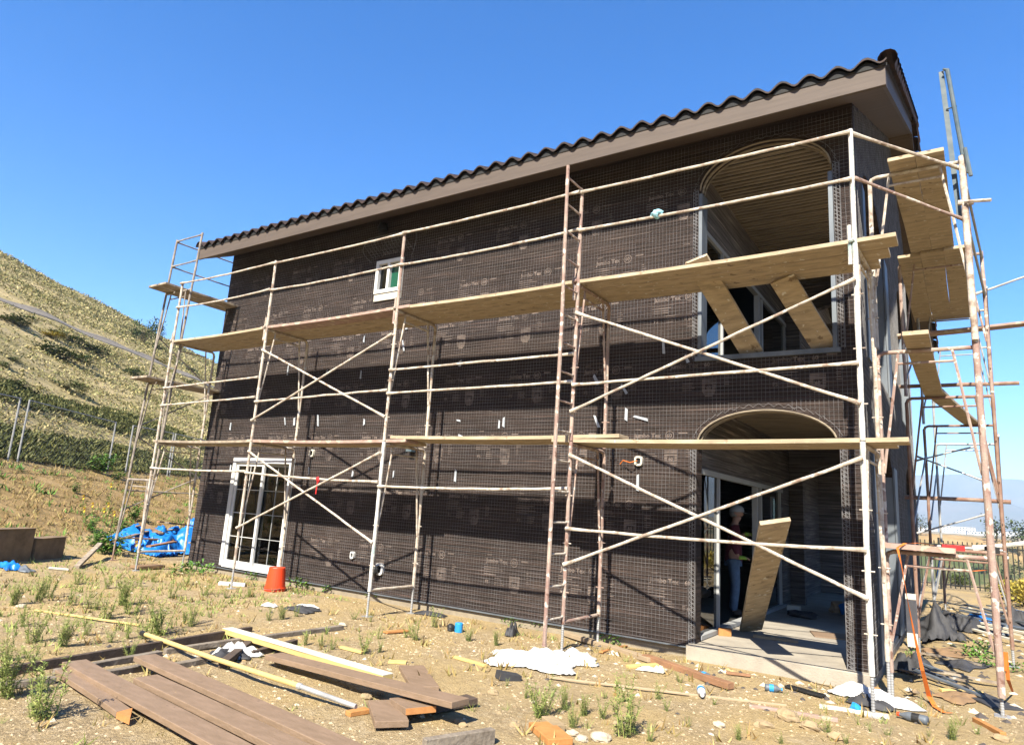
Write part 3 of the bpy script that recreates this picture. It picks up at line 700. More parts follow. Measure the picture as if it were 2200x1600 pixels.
# ================================================================== SCAFFOLDS
YO, YI = -1.40, -.48
def leg_frame(sc_, po, pi_, zb, zt_, matl, knee=True, base=False, outer=None):
    """one end frame: two legs, rounded top bar, knee struts. po, pi_ = outer and inner foot (x, y)"""
    o, i = V(*po, 0), V(*pi_, 0); d = (i-o); L = d.length; d.normalize(); m = MB(); r = .0235
    mo = MB() if outer else m
    mo.rough_tube(o+V(0, 0, zb), o+V(0, 0, zt_+.03), r*(1.12 if outer else 1), 9, .08, .2 if outer else .13)
    m.rough_tube(i+V(0, 0, zb), i+V(0, 0, zt_-.06), r)
    m.tube([i+V(0, 0, zt_-.07), i-d*.02+V(0, 0, zt_-.02), i-d*.07+V(0, 0, zt_), o+d*.5*L+V(0, 0, zt_), o+V(0, 0, zt_)], r*.95, 8)
    if knee:
        h = min(1.3, zt_-zb-.3)
        for a, sg in ((o, 1), (i, -1)):
            m.rough_tube(a+d*(sg*.2)+V(0, 0, zt_), a+d*(sg*.02)+V(0, 0, zt_-h), .015, 6)
        m.rough_tube(o+d*.18+V(0, 0, zt_-.13), i-d*.18+V(0, 0, zt_-.13), .014, 6)
    if base: m.rough_tube(o+V(0, 0, zb+.02), i+V(0, 0, zb+.02), r*.9)
    for a in (o, i):
        for k in range(3): q = zb+.35+k*.55; m.tube([a+V(-.05*d.y, .05*d.x, q)*1, a+V(.06*d.y, -.06*d.x, q)], .007, 5)
    f = m.build('end_frame', matl, sc_)
    if outer: mo.build('outer_leg', outer, sc_)
    return f
def jack(sc_, x, y, z1, matl=None):
    z0 = ground(x, y)-.01; m = MB(); m.box((x, y, z0+.012), (.13, .13, .012)); 
    pts = []; z = z0+.018
    while z < z1+.04: pts.append(z); z += .012
    m.tube([(x, y, q) for q in pts], .017, 8, [.0175 if k % 2 else .0145 for k in range(len(pts))])
    m.build('base_jack', matl or M['tube_grey'], sc_)
def tubep(sc_, name, a, b, matl, r=.0165, flat=True, bow=0.0):
    a, b = Vector(a), Vector(b); m = MB(); L = (b-a).length; n = max(3, int(L/.15)); o = rnd(0, 60); pts = []
    for k in range(n+1):
        t = k/n; p = a.lerp(b, t); p.z -= bow*4*t*(1-t); p += V(0, noise.noise(V(k*.4, o, 0)), noise.noise(V(k*.4, o, 8)))*.007; pts.append(p)
    rr = [r*(1+.12*noise.noise(V(k*.8, o, 4))) for k in range(n+1)]
    if flat: rr[0] = rr[-1] = r*1.5; rr[1] *= 1.1; rr[-2] *= 1.1
    m.tube(pts, r, 8, rr); return m.build(name, matl, sc_)
scf = empty('scaffold', (-6, -.95, 0), 'long steel frame scaffold with cross braces standing along the front wall', 'scaffold')
FX = [-12.15, -9.2, -6.1, -3.02, .12]
fm = ['tube_beige', 'tube_beige', 'tube_beige', 'tube_pink', 'tube_beige']
um = ['tube_beige', 'tube_beige', 'tube_pink', 'tube_pink', 'tube_white']
Z1, Z2, Z3 = 2.33, 4.34, 5.6
LEAN = .035
for i, x in enumerate(FX):
    xi = x + (.05 if i == 4 else 0)
    lm = M['tube_beige'] if i in (2, 4) else M[fm[i]]; ol = M['tube_white'] if i in (2, 4) else None
    leg_frame(scf, (x, YO), (xi, YI), .27, Z1, lm, base=(i in (0, 2, 3)), outer=ol)
    leg_frame(scf, (x, YO), (xi, YI), Z1+.04, Z2, M[fm[i]] if i != 4 else M['tube_beige'], outer=ol if i == 4 else None)
    for (a, b) in ((x, YO), (xi, YI)): jack(scf, a, b, .30)
    m = MB(); m.rough_tube((x, YO, Z2-.1), (x, YO, Z3+.02), .0235); m.rough_tube((x-.05, YO, Z2-.2), (x-.045, YO, Z2+.22), .02); m.tube([(x, YO-.03, Z2+.05), (x-.05, YO-.03, Z2+.04)], .02, 6); m.build('guard_post', M[um[i]], scf)
for i in range(4):
    a, b = FX[i], FX[i+1]; g = M['tube_beige']
    for z in (5.58, 5.07): tubep(scf, 'guard_rail', (a, YO-.035, z+rnd(-.02, .02)), (b, YO-.035, z+rnd(-.02, .02)), g, .017, bow=rnd(0, .035))
    for zl, zh in ((.93, 2.2), (2.72, 3.97)):
        if i == 2 or i == 0: continue
        tubep(scf, 'cross_brace', (a, YO-.03, zh), (b, YO-.03, zl), g, .0165); tubep(scf, 'cross_brace', (a, YO-.055, zl), (b, YO-.055, zh), g, .0165)
    if i in (0, 2):
        for z in (3.42, 3.07): tubep(scf, 'guard_rail', (a, YO-.035, z), (b, YO-.035, z+(.02 if i else .06)), g, .0165)
    else: tubep(scf, 'guard_rail', (a, YO-.035, 3.05), (b, YO-.035, 3.12), g, .0165)
    tubep(scf, 'guard_rail', (a, YO-.035, (1.86, 1.84, 1.72, 1.34)[i]), (b, YO-.035, (1.86, 1.78, 1.8, 1.36)[i]), g, .0165, bow=.02)
# climbing ladder hung on the front of a frame
m = MB(); LX, LY = -3.02, -1.80
m.rough_tube((LX, LY, .10), (LX+.02, LY, 3.7), .0235); m.rough_tube((LX+.02, LY, 3.7), (LX, LY, 5.78), .0225); m.tube([(LX, LY, .08), (LX, LY, .1)], .03, 8)
ld = m.build('ladder', M['tube_pink'], scf)
for k in range(16):
    z = .36+k*.352; m = MB(); m.tube([(LX, LY, z), (LX, LY+.06, z-.012), (LX, YO-.06, z-.012), (LX, YO, z)], .0125, 7); m.build('rung', M['tube_beige'] if k < 7 else M['tube_pink'], ld)
# rails round the right corner
tubep(scf, 'guard_rail', (.12, YO, 5.58), (1.08, -.4, 5.42), M['tube_beige'], .017); tubep(scf, 'guard_rail', (.14, YO, 5.07), (1.08, -.4, 4.83), M['tube_pink'], .015)
m = MB(); m.blob(V(-1.98, YO-.04, 5.08), .065, .04, .05, 4, .7, 12, 8); tag(m.build('tied_rag', M['mint'], None, 'base'), 'pale blue rag knotted round the middle guard rail', 'rag')
m = MB(); p_ = aty(683, 1030, YO-.05); m.blob(p_, .035, .03, .04, 2, .5); m.beam(p_, p_+V(.01, -.02, -.22), .02, .006, (0, 1, 0)); tag(m.build('tie_ribbon', M['red'], None, 'base'), 'small red ribbon tied to a low rail beside the glass door', 'ribbon')

# ---- right hand scaffold along the gable wall
sr = empty('scaffold', (.7, 2.6, 0), 'tall pinkish steel scaffold along the right gable wall, reaching to the eaves', 'scaffold')
def ro(y): return 1.08+.035*(y+.4)+ (.12 if y > 1 else 0)
def ri(y): return .19+.03*(y+.4)
RY = [-.40, 2.62, 5.65, 8.6]
for i, y in enumerate(RY):
    lv = [.12, 1.34, 3.44, 5.51]
    for k in range(3):
        mt = [['tube_pink', 'tube_pink', 'tube_beige'], ['tube_rust', 'tube_rust', 'tube_pink'], ['tube_grey', 'tube_rust', 'tube_grey'], ['tube_rust', 'tube_grey', 'tube_grey']][i][k]
        leg_frame(sr, (ro(y), y), (ri(y), y), lv[k]+.04, lv[k+1], M[mt], knee=True)
    for xx in (ro(y), ri(y)): jack(sr, xx, y, .17)
# the thick near post
m = MB(); x = ro(-.4); m.rough_tube((x+.005, -.43, .1), (x+.005, -.43, 5.56), .032, 12, .08, .10); m.build('corner_post', M['tube_pink'], sr)
m = MB(); m.rough_tube((x, -.47, 3.5), (x, -.445, 5.55), .032, 12, .08, .16); m.tube([(x-.06, -.45, 5.02), (x+.08, -.45, 5.0)], .03, 8); m.tube([(x, -.5, 5.0), (x+.22, -.6, 4.93)], .018, 6); m.build('post_sleeve', M['tube_beige'], sr)
for i in range(3):
    y0, y1 = RY[i], RY[i+1]
    for z in (4.95, 4.4): tubep(sr, 'guard_rail', (ro(y0), y0, z+.5), (ro(y1), y1, z+.5), M['tube_grey'], .015)
    if i != 0:
        for zl, zh in ((.5, 1.3), (1.6, 2.9), (3.7, 5.0)):
            tubep(sr, 'cross_brace', (ro(y0)+.02, y0, zh), (ro(y1)+.02, y1, zl), M['tube_grey'], .0145); tubep(sr, 'cross_brace', (ri(y0), y0, zl), (ri(y1), y1, zh), M['tube_grey'], .0145)
# bearers at the back, running across behind the gable wall
for px0, py0, px1, py1, yy, r in ((1990, 828, 2190, 823, 5.7, .035), (1960, 1067, 2172, 1078, 5.7, .035)):
    a, b = aty(px0, py0, yy), aty(px1, py1, yy); tubep(sr, 'bearer', a-V(.5, 0, 0), b, M['tube_rust'], r, flat=False)
tubep(sr, 'guard_rail', aty(2095, 632, 5.6), aty(2250, 578, 5.6), M['tube_grey'], .02)
tubep(sr, 'guard_rail', aty(2090, 1178, 3.2), aty(2250, 1162, 3.2), M['tube_white'], .03)
a, b = aty(1955, 937, 5.6), aty(2115, 893, 5.6); tubep(sr, 'cross_brace', aty(1965, 990, 5.6), aty(2098, 958, 5.6), M['tube_grey'], .014); tubep(sr, 'cross_brace', aty(1970, 980, 5.6), aty(2120, 1035, 5.6), M['tube_grey'], .014); tubep(sr, 'cross_brace', aty(1970, 1145, 5.6), aty(2122, 1104, 5.6), M['tube_grey'], .014)
# folded braces standing on end above the corner post
m = MB(); a, b = aty(2035, 150, -.35), aty(2076, 372, -.35); m.tube([a, b], .022, 8); m.tube([a+V(0, 0, .0), a+V(-.04, 0, .02)], .012, 6); a2, b2 = aty(2022, 155, -.28), aty(2062, 470, -.28); m.beam(a2, b2, .05, .02, (0, 1, 0)); m.tube([a2, a], .006, 5); q = aty(2033, 235, -.3); m.tube([q, q+V(.1, -.03, -.01)], .008, 5); m.tube([aty(2073, 318, -.5), aty(2086, 378, -.5)], .02, 7)
tag(m.build('folded_brace', M['tube_blue'], None, 'base'), 'dark folded brace bars standing upright on top of the right corner post', 'brace')

# ---- left hand scaffold along the far side wall
sl_ = empty('scaffold', (-12.7, -.6, 0), 'slim grey steel scaffold tower past the far left corner of the house', 'scaffold')
TX0, TX1 = -13.35, -12.42
def lean(x, z): return x + .065*z
def lframe(y, z0, z1, matl):
    o, i = TX0, TX1; m = MB(); r = .023
    m.rough_tube((lean(o, z0), y, z0), (lean(o, z1), y, z1), r); m.rough_tube((lean(i, z0), y, z0), (lean(i, z1), y, z1), r)
    m.tube([(lean(o, z1), y, z1), (lean(i, z1), y, z1)], r, 8)
    h = 1.2
    m.rough_tube((lean(o, z1)+.2, y, z1), (lean(o, z1-h)+.02, y, z1-h), .015, 6); m.rough_tube((lean(i, z1)-.2, y, z1), (lean(i, z1-h)-.02, y, z1-h), .015, 6)
    m.tube([(lean(o, z1)+.2, y, z1-.13), (lean(i, z1)-.2, y, z1-.13)], .013, 6)
    m.build('end_frame', matl, sl_)
for y in (-1.25, 1.8, 4.8):
    for z0, z1 in ((.42, 1.62), (1.66, 3.58), (3.62, 5.5)): lframe(y, z0, z1, M['tube_weather'])
    for x in (TX0, TX1): jack(sl_, lean(x, .3), y, .45, M['tube_rust'])
    m = MB()
    for x in (TX0, TX1): m.rough_tube((lean(x, 5.5), y, 5.5), (lean(x, 6.72), y, 6.72), .022); m.rough_tube((lean(x, 5.0), y-.05, 5.0), (lean(x, 5.5), y-.05, 5.5), .018) if y < 0 else None
    for x in (TX0, TX1):
        m = MB(); m.rough_tube((lean(x, 5.3), y, 5.3), (lean(x, 6.72), y, 6.72), .023); m.build('guard_post', M['tube_weather'], sl_)
for z in (6.68, 6.12): tubep(sl_, 'guard_rail', (lean(TX0, z), -1.25, z), (lean(TX1, z), -1.25, z), M['tube_weather'], .015)
for z in (6.68, 6.12):
    for y0, y1 in ((-1.25, 1.8), (1.8, 4.8)): tubep(sl_, 'guard_rail', (lean(TX0, z)-.02, y0, z), (lean(TX0, z)-.02, y1, z), M['tube_weather'], .015)
for y0, y1 in ((-1.25, 1.8), (1.8, 4.8)):
    for zl, zh in ((1.0, 2.5), (2.7, 4.6)):
        tubep(sl_, 'cross_brace', (lean(TX0, zl)-.02, y0, zl), (lean(TX0, zh)-.02, y1, zh), M['tube_weather'], .014); tubep(sl_, 'cross_brace', (lean(TX0, zh)-.02, y0, zh), (lean(TX0, zl)-.02, y1, zl), M['tube_weather'], .014)
    tubep(sl_, 'guard_rail', (lean(TX0, 1.4), y0, 1.4), (lean(TX0, 1.4), y1, 1.4), M['tube_weather'], .015)

# ================================================================== PLANKS
PG = 'scaffold planks'
def plank(a, b, wd, label, matl='plank', th=.045, sag=.02, group=PG, name='scaffold_plank', upv=(0, 0, 1), cat='plank'):
    m = MB(); m.beam(a, b, wd, th, upv, nseg=10, sag=sag, wob=.01)
    o = m.build(name, M[matl], None, 'base', bevel=.005); return tag(o, label, cat, group)
zz2 = Z2+.05
bays = [(-12.2, -9.0), (-9.35, -5.85), (-6.35, -2.75), (-3.25, .47)]
nm = ['leftmost bay', 'second bay from the left', 'bay left of the ladder', 'bay over the arches']
row = ['outermost', 'middle', 'innermost']
for i, (a, b) in enumerate(bays):
    for k, y in enumerate((-1.26, -.955, -.66)):
        dz = .0 if i % 2 else .0
        plank((a+rnd(-.08, .05)+.03*k, y+rnd(-.008, .008), zz2-(.012 if i == 0 else 0)+(.047 if i in (0, 2) else 0)*0+.001*k), (b+rnd(-.05, .05)-(.09 if k and i == 3 else 0)*k, y+rnd(-.012, .012), zz2+.001*k), .285, '%s upper-level scaffold plank in the %s of the front scaffold' % (row[k], nm[i]), 'plank' if k else ('plank_pink' if i == 1 else 'plank'))
zz1 = Z1+.05
lb = [(-12.3, -9.0, 'plank_grey'), (-9.35, -5.7, 'plank_pink'), (-6.0, -2.4, 'plank'), (-3.3, .50, 'plank')]
for i, (a, b, mt) in enumerate(lb):
    for k, y in enumerate((-1.25, -.93)):
        plank((a+.02*k, y, zz1+(.05 if i == 2 else 0)), (b-.12*k, y+rnd(-.01, .01), zz1+(.05 if i == 2 else 0)+.0), .285, '%s lower-level scaffold plank in the %s of the front scaffold' % (('outer', 'inner')[k], nm[i]), mt if k == 0 else 'plank')
plank((-7.0, -1.2, zz2+.05), (-8.35, -1.13, zz2+.05), .12, 'short narrow plank lying loose on the upper scaffold deck left of the small window', 'plank_pink')
# boards sloping from the balcony sill out onto the upper deck
m = MB(); a = V(-1.60, -1.13, zz2+.17); b = V(-1.26, .10, 3.66); m.beam(a, b, .28, .045, (0, 1, .6)); tag(m.build('sloping_board', M['plank'], None, 'base', bevel=.004), 'sloping board from the balcony sill to the upper deck, the left one of two', 'board')
m = MB(); a = V(-.72, -.72, 4.33); b = V(-.40, .10, 3.66); m.beam(a, b, .28, .045, (0, 1, .6)); tag(m.build('sloping_board', M['plank'], None, 'base', bevel=.004), 'sloping board from the balcony sill to the upper deck, the right one nearest the corner', 'board')
# plank leaning out through the lower arch
m = MB(); m.beam(V(-1.69, 1.62, .08), V(-.70, -1.33, 1.57), .30, .045, (0, -.45, .9), nseg=6); tag(m.build('leaning_plank', M['plank'], None, 'base', bevel=.004), 'wide plank leaning from the patio slab out through the lower arch against a rail', 'plank')
# right scaffold decks
RG = 'planks on the right scaffold'
def rpl(a, b, wd, label, mt='plank'): plank(a, b, wd, label, mt, .045, .02, RG)
rpl((.53, -.68, 5.56), (.60, 2.95, 5.56), .26, 'top-level plank of the right scaffold, near bay, next to the wall'); rpl((.795, -.68, 5.56), (.865, 2.95, 5.56), .265, 'top-level plank of the right scaffold, near bay, on the open side')
for k in range(3): rpl((.42+.29*k, 2.3-.05*k, 5.50), (.46+.29*k, 5.95, 5.50), .288, '%s of three top-level planks in the far bay of the right scaffold' % ('wall-side one', 'middle one', 'open-side one')[k])
rpl((.58, -.95, 3.50), (.62, 2.75, 3.50), .23, 'single middle-level plank in the near bay of the right scaffold')
rpl((.62, 2.35, 3.50), (1.12, 5.9, 3.50), .24, 'single skewed middle-level plank in the far bay of the right scaffold')
a, b = aty(1950, 722, 6.0), aty(2230, 692, 6.0); rpl(a-V(.8, 0, 0), b, .26, 'long pinkish plank sticking out to the right behind the right scaffold', 'plank_pink')
m = MB(); m.beam((.20, -.42, 1.40), (.80, -.42, 1.39), .3, .05, (0, 0, 1)); o = m.build('scaffold_plank', M['plank_pink'], None, 'base'); tag(o, 'short pink stained plank on the low crossbar at the right corner', 'plank', RG)
# left scaffold decks
LG = 'planks on the left scaffold'
for z, lev in ((5.55, 'top'), (3.63, 'middle')):
    for k in range(2): x = lean(-13.18+.34*k, z); plank((x, -1.65, z), (x+.02, 2.4, z), .30, '%s-level plank of the left scaffold tower, %s board' % (lev, ('outer', 'inner')[k]), 'plank_grey', group=LG)

# ================================================================== TIMBER ON THE GROUND
def gbeam(name, pa, pb, za, zb, wd, th, matl, label, cat, group=None, nseg=8, sag=0, wob=.01, skew=0, roll=0.0, bevel=.004):
    """board whose ends are seen at pa and pb; za, zb = height of the top face above the ground there"""
    a = atg(*pa, za); b = atg(*pb, zb); m = MB(); upv = V(math.sin(roll), math.sin(roll)*.5, math.cos(roll))
    a.z -= th/2; b.z -= th/2
    m.beam(a, b, wd, th, upv, nseg=nseg, sag=sag, wob=wob, skew=skew)
    o = m.build(name, M[matl] if isinstance(matl, str) else matl, None, 'base', bevel=bevel); return tag(o, label, cat, group)
BG = 'brown painted boards in the foreground'
# outer two boards fan out of the frame at the bottom; their far ends are extended past the edge
def ext(pa, pb, k): return (pa[0]+(pb[0]-pa[0])*k, pa[1]+(pb[1]-pa[1])*k)
o = gbeam('painted_board', (160, 1418), ext((160, 1418), (492, 1594), 1.25), .10, .10, .185, .042, 'brown', 'brown painted board nearest the left edge, wide, running out of the bottom of the photo', 'board', BG)
o = gbeam('split_board', (134, 1436), (268, 1524), .08, .07, .10, .04, 'brown', 'narrow brown board with a broken raw orange tip, beside the wide leftmost board', 'board', BG, skew=.0)
a = atg(268, 1524, .08); b = atg(283, 1533, .06); m = MB(); d = (b-a); s_ = V(-d.y, d.x, 0).normalized()
m.add([a+s_*.06, a-s_*.06, b-s_*.045+d*.6, a+s_*.06-V(0, 0, .04), a-s_*.06-V(0, 0, .04), b-s_*.045+d*.6-V(0, 0, .04)], [(0, 1, 2), (5, 4, 3), (0, 3, 4, 1), (1, 4, 5, 2), (2, 5, 3, 0)])
br = m.build('broken_tip', M['cut'], o)
gbeam('painted_board', (313, 1451), ext((313, 1451), (632, 1601), 1.2), .10, .12, .185, .042, 'brown', 'second brown painted board from the left, lying between the outer two', 'board', BG)
gbeam('painted_board', (311, 1406), ext((311, 1406), (745, 1600), 1.12), .14, .12, .185, .042, 'brown', 'third brown painted board from the left, farthest of the parallel three', 'board', BG)
gbeam('painted_board', (588, 1403), (990, 1503), .10, .19, .185, .045, 'brown', 'long brown painted board under the pale yellow strip, its near end raised on offcuts', 'board', BG)
gbeam('yellow_strip', (489, 1348), (834, 1448), .10, .10, .115, .055, 'yellow', 'long straight pale yellow board with a white painted top', 'board')
a, b = atg(489, 1348, .104), atg(834, 1448, .104); m = MB(); m.beam(a, b, .117, .006); o = bpy.data.objects['yellow_strip']; m.build('white_face', M['primed'], o)
# pole with a steel end
pl = empty('painting_pole', atg(313, 1362, .03), 'pale wooden extension pole with a steel end and a dark tip, lying on the ground', 'pole')
a, b, c_ = atg(313, 1362, .09), atg(640, 1472, .09), atg(765, 1517, .05); m = MB(); m.tube([a, a.lerp(b, .5)+V(0, 0, -.01), b], .021, 10); m.build('wooden_shaft', M['yellow'], pl)
m = MB(); m.tube([b, b.lerp(c_, .06), b.lerp(c_, .07), c_], .02, 10, [.025, .025, .019, .018]); m.build('steel_end', M['tube_grey'], pl); m = MB(); m.tube([a+(a-b).normalized()*.09, a], .026, 10); m.build('dark_tip', M['black'], pl)
gbeam('old_board', (0-60, 1442), (540, 1345), .09, .06, .05, .09, 'darkwood', 'old dark board lying on edge across the weeds at the left', 'board')
gbeam('old_batten', (120, 1437), (345, 1397), .05, .05, .075, .05, 'weathered', 'weathered grey batten, left length, under the ends of the brown boards', 'batten', 'weathered battens under the boards')
gbeam('old_batten', (355, 1393), (545, 1366), .05, .05, .07, .05, 'weathered', 'weathered grey batten, middle length, behind the pole', 'batten', 'weathered battens under the boards')
gbeam('old_batten', (560, 1365), (735, 1342), .05, .05, .07, .05, 'weathered', 'weathered grey batten, right length, behind the yellow strip', 'batten', 'weathered battens under the boards')
gbeam('old_batten', (225, 1440), (312, 1426), .05, .05, .08, .05, 'weathered', 'short weathered batten between the brown boards', 'batten', 'weathered battens under the boards')
gbeam('old_batten', (375, 1424), (440, 1412), .05, .05, .08, .05, 'weathered', 'short weathered batten beside the crumpled rags', 'batten', 'weathered battens under the boards')
gbeam('old_batten', (480, 1418), (535, 1375), .07, .07, .08, .06, 'darkwood', 'short dark batten pointing at the yellow strip', 'batten', 'weathered battens under the boards')
gbeam('old_batten', (-60, 1472), (120, 1452), .05, .05, .075, .05, 'weathered', 'weathered grey batten reaching the left edge of the photo', 'batten', 'weathered battens under the boards')
gbeam('old_batten', (540, 1398), (636, 1372), .06, .06, .06, .06, 'darkwood', 'short dark batten hidden under the yellow strip', 'batten', 'weathered battens under the boards')
OG = 'brown board offcuts'
gbeam('board_offcut', (884, 1428), (915, 1474), .04, .05, .24, .04, 'brown', 'brown painted offcut behind the raised end of the long board', 'offcut', OG, nseg=1)
o = gbeam('board_offcut', (868, 1496), (905, 1518), .10, .12, .24, .045, 'brown', 'brown painted offcut with a raw orange end, under the raised long board', 'offcut', OG, nseg=1)
a, b = atg(868, 1496, .10), atg(905, 1518, .12); d = (b-a).normalized(); m = MB(); m.beam(b-V(0, 0, .0225), b-V(0, 0, .0225)+d*.004, .236, .043); m.build('raw_end', M['cut'], o)
gbeam('board_offcut', (824, 1502), (843, 1548), .07, .07, .24, .045, 'brown', 'square brown painted offcut lying nearest the camera', 'offcut', OG, nseg=1)
gbeam('board_offcut', (925, 1512), (1015, 1494), .07, .07, .14, .05, 'darkwood', 'dark old offcut propping up the end of the long board', 'offcut', OG, nseg=1)
gbeam('wood_block', (748, 1527), (789, 1519), .035, .035, .07, .035, 'orange_wood', 'small orange wood block beside the steel end of the pole', 'block', nseg=1)
gbeam('old_batten', (912, 1586), (1060, 1563), .10, .10, .06, .10, 'weathered', 'thick weathered grey post piece at the bottom edge of the photo', 'batten', nseg=4)
gbeam('wood_block', (1161, 1549), (1205, 1586), .045, .045, .19, .045, 'orange_wood', 'large orange wood block lying flat in the foreground', 'block', nseg=1)
gbeam('grey_brick', (1176, 1536), (1203, 1557), .05, .05, .10, .05, 'stone', 'small grey brick piece behind the large orange block', 'brick', nseg=1)
gbeam('red_board', (1212, 1355), (1400, 1412), .06, .06, .10, .05, 'ply', 'thin tan board along the foot of the wall right of the ladder', 'board')
gbeam('red_board', (1385, 1404), (1570, 1466), .07, .07, .09, .06, 'redwood', 'reddish brown board lying in front of the patio slab', 'board')
gbeam('thin_stick', (1182, 1452), (1480, 1488), .03, .03, .022, .02, 'ply', 'long thin pale lath on the ground beside the white sheet', 'stick')
gbeam('thin_stick', (1440, 1484), (1690, 1512), .02, .02, .022, .02, 'ply', 'long thin pale lath lying near the white bottle', 'stick')
gbeam('thin_stick', (76, 1308), (300, 1340), .03, .03, .03, .02, 'yellow', 'pale lath among the weeds at the left', 'stick')
gbeam('yellow_scrap', (975, 1407), (1045, 1427), .03, .03, .05, .025, 'yellow', 'short yellow wood scrap left of the white sheet', 'scrap')
gbeam('yellow_scrap', (730, 1386), (780, 1398), .03, .03, .05, .025, 'yellow', 'short yellow wood scrap beside a tall weed', 'scrap')
gbeam('yellow_scrap', (1348, 1428), (1412, 1424), .03, .03, .07, .03, 'yellow', 'yellow wood scrap in front of the reddish board', 'scrap')
gbeam('yellow_scrap', (828, 1356), (875, 1352), .03, .03, .10, .02, 'cut', 'orange tinged wood chip lying in the weeds below the wall', 'scrap')
gbeam('yellow_scrap', (835, 1418), (874, 1420), .02, .02, .10, .02, 'yellow', 'small pale wood chip behind the brown offcuts', 'scrap')
gbeam('yellow_scrap', (650, 1356), (716, 1346), .02, .02, .05, .02, 'yellow', 'thin yellow splinter beside the grey batten', 'scrap')
gbeam('yellow_scrap', (1290, 1398), (1345, 1385), .03, .03, .05, .02, 'cut', 'orange wood chip at the foot of the scaffold leg right of the ladder', 'scrap')
gbeam('yellow_scrap', (1560, 1442), (1612, 1448), .03, .03, .06, .02, 'redwood', 'reddish wood chip at the foot of the slab', 'scrap')
gbeam('long_batten', (1610, 1512), (1800, 1542), .03, .03, .05, .03, 'plank_pink', 'long pinkish batten in front of the corner scaffold leg', 'batten')
gbeam('long_batten', (1760, 1512), (1910, 1535), .03, .03, .06, .03, 'primed', 'pale batten under the torn white sheet by the corner leg', 'batten')
gbeam('long_batten', (1775, 1452), (1890, 1478), .05, .05, .05, .03, 'orange_wood', 'orange batten across the foot of the corner pier', 'batten')
gbeam('long_batten', (1690, 1470), (1770, 1492), .03, .03, .10, .02, 'black', 'black strip of felt lying in front of the slab', 'strip')
gbeam('long_batten', (2020, 1478), (2110, 1484), .03, .03, .06, .03, 'yellow', 'pale yellow batten in the shade right of the corner', 'batten')
gbeam('long_batten', (2095, 1540), (2155, 1572), .04, .04, .05, .04, 'orange_wood', 'orange batten at the foot of the right corner post', 'batten')
gbeam('white_pipe', (470, 1248), (528, 1252), .07, .06, .08, .07, 'white', 'short white pipe lying on the ground at the foot of the glass door', 'pipe', bevel=.02)
gbeam('dark_tray', (1885+190, 1480), (2165, 1520), .02, .02, .3, .05, 'felt', 'dark strip of felt curling on the ground at the right edge', 'strip')
gbeam('white_strip', (105, 1217), (148, 1221), .04, .04, .08, .03, 'primed', 'small white strip lying among weeds near the blue litter', 'strip')

# ---- loose sheets
def sheet(name, c0, sx, sy, hgt, matl, label, cat, seed=0, rot=0.0, tear=.25, n=26, thick=.004, tilt=(0, 0), fold=2.2):
    c0 = Vector(c0); m = MB(); vs = []; cr, sr_ = math.cos(rot), math.sin(rot)
    for j in range(n+1):
        for i in range(n+1):
            u, v = i/n*2-1, j/n*2-1; k = 1+tear*noise.noise(V(math.atan2(v, u)*1.3, seed, 0))*1.4
            x, y = u*sx/2*k, v*sy/2*k; ed = max(abs(u), abs(v))
            h = hgt*(1-ed**2)*(.6+.8*noise.noise(V(u*fold, v*fold, seed+.3))) + hgt*(.22*(1-2.2*abs(noise.noise(V(u*fold*1.5+v*.8, v*fold*1.1, seed+4))))*(1-ed**4)) + hgt*.22*abs(noise.noise(V(u*fold*3.4, v*fold*3.4, seed)))
            X, Y = c0.x+x*cr-y*sr_, c0.y+x*sr_+y*cr
            vs.append(V(X, Y, ground(X, Y)+.012+max(0, h)+tilt[0]*(u+1)/2+tilt[1]*(v+1)/2))
    k = len(vs); vs += [p-V(0, 0, thick) for p in vs]; w_ = n+1
    fs = [(j*w_+i, j*w_+i+1, (j+1)*w_+i+1, (j+1)*w_+i) for j in range(n) for i in range(n)]; fs += [tuple(q+k for q in f[::-1]) for f in fs]
    for i in range(n): fs += [(i+1, i, i+k, i+1+k), (n*w_+i, n*w_+i+1, n*w_+i+1+k, n*w_+i+k), (i*w_, (i+1)*w_, (i+1)*w_+k, i*w_+k), ((i+1)*w_+n, i*w_+n, i*w_+n+k, (i+1)*w_+n+k)]
    m.add(vs, fs); m.smooth = True; return tag(m.build(name, M[matl], None, 'base'), label, cat)
sheet('plastic_sheet', atg(1150, 1424), .85, .7, .13, 'cloth', 'crumpled white plastic sheet lying on the dirt in front of the ladder', 'sheet', 3, .5, .35, 48, fold=1.7)
sheet('plastic_sheet', atg(1235, 1420), .42, .35, .11, 'cloth', 'smaller white plastic scrap touching the right side of the large white sheet', 'sheet', 8, .3, .4, 22)
gbeam('dark_block', (1070, 1440), (1115, 1448), .08, .05, .12, .07, 'felt', 'dark folded piece of felt weighing down the white sheet', 'felt piece', nseg=2)
sheet('torn_sheet', atg(1850, 1498), .55, .38, .10, 'cloth', 'torn white sheet with dark underside at the foot of the corner leg', 'sheet', 12, -.2, .5, 26)
sheet('torn_sheet', atg(1925, 1512), .35, .45, .05, 'cloth', 'white paper strip trailing right of the corner leg', 'sheet', 17, .5, .4, 20)
sheet('felt_sheet', atg(1868, 1517), .40, .16, .09, 'felt', 'black folded felt behind the corner screw jack', 'felt piece', 21, -.15, .3, 18)
sheet('rag', atg(505, 1408), .38, .3, .12, 'cloth', 'crumpled white and grey rag among the battens', 'rag', 25, .2, .6, 20, fold=3)
sheet('rag', atg(488, 1415), .40, .3, .08, 'felt', 'dark rag under the white rag among the battens', 'rag', 27, .9, .5, 18, fold=3)
sheet('felt_sheet', atg(650, 1312), .45, .28, .06, 'felt', 'flattened black paper with a white underside on the dirt in front of the wall', 'felt piece', 31, .1, .4, 18)
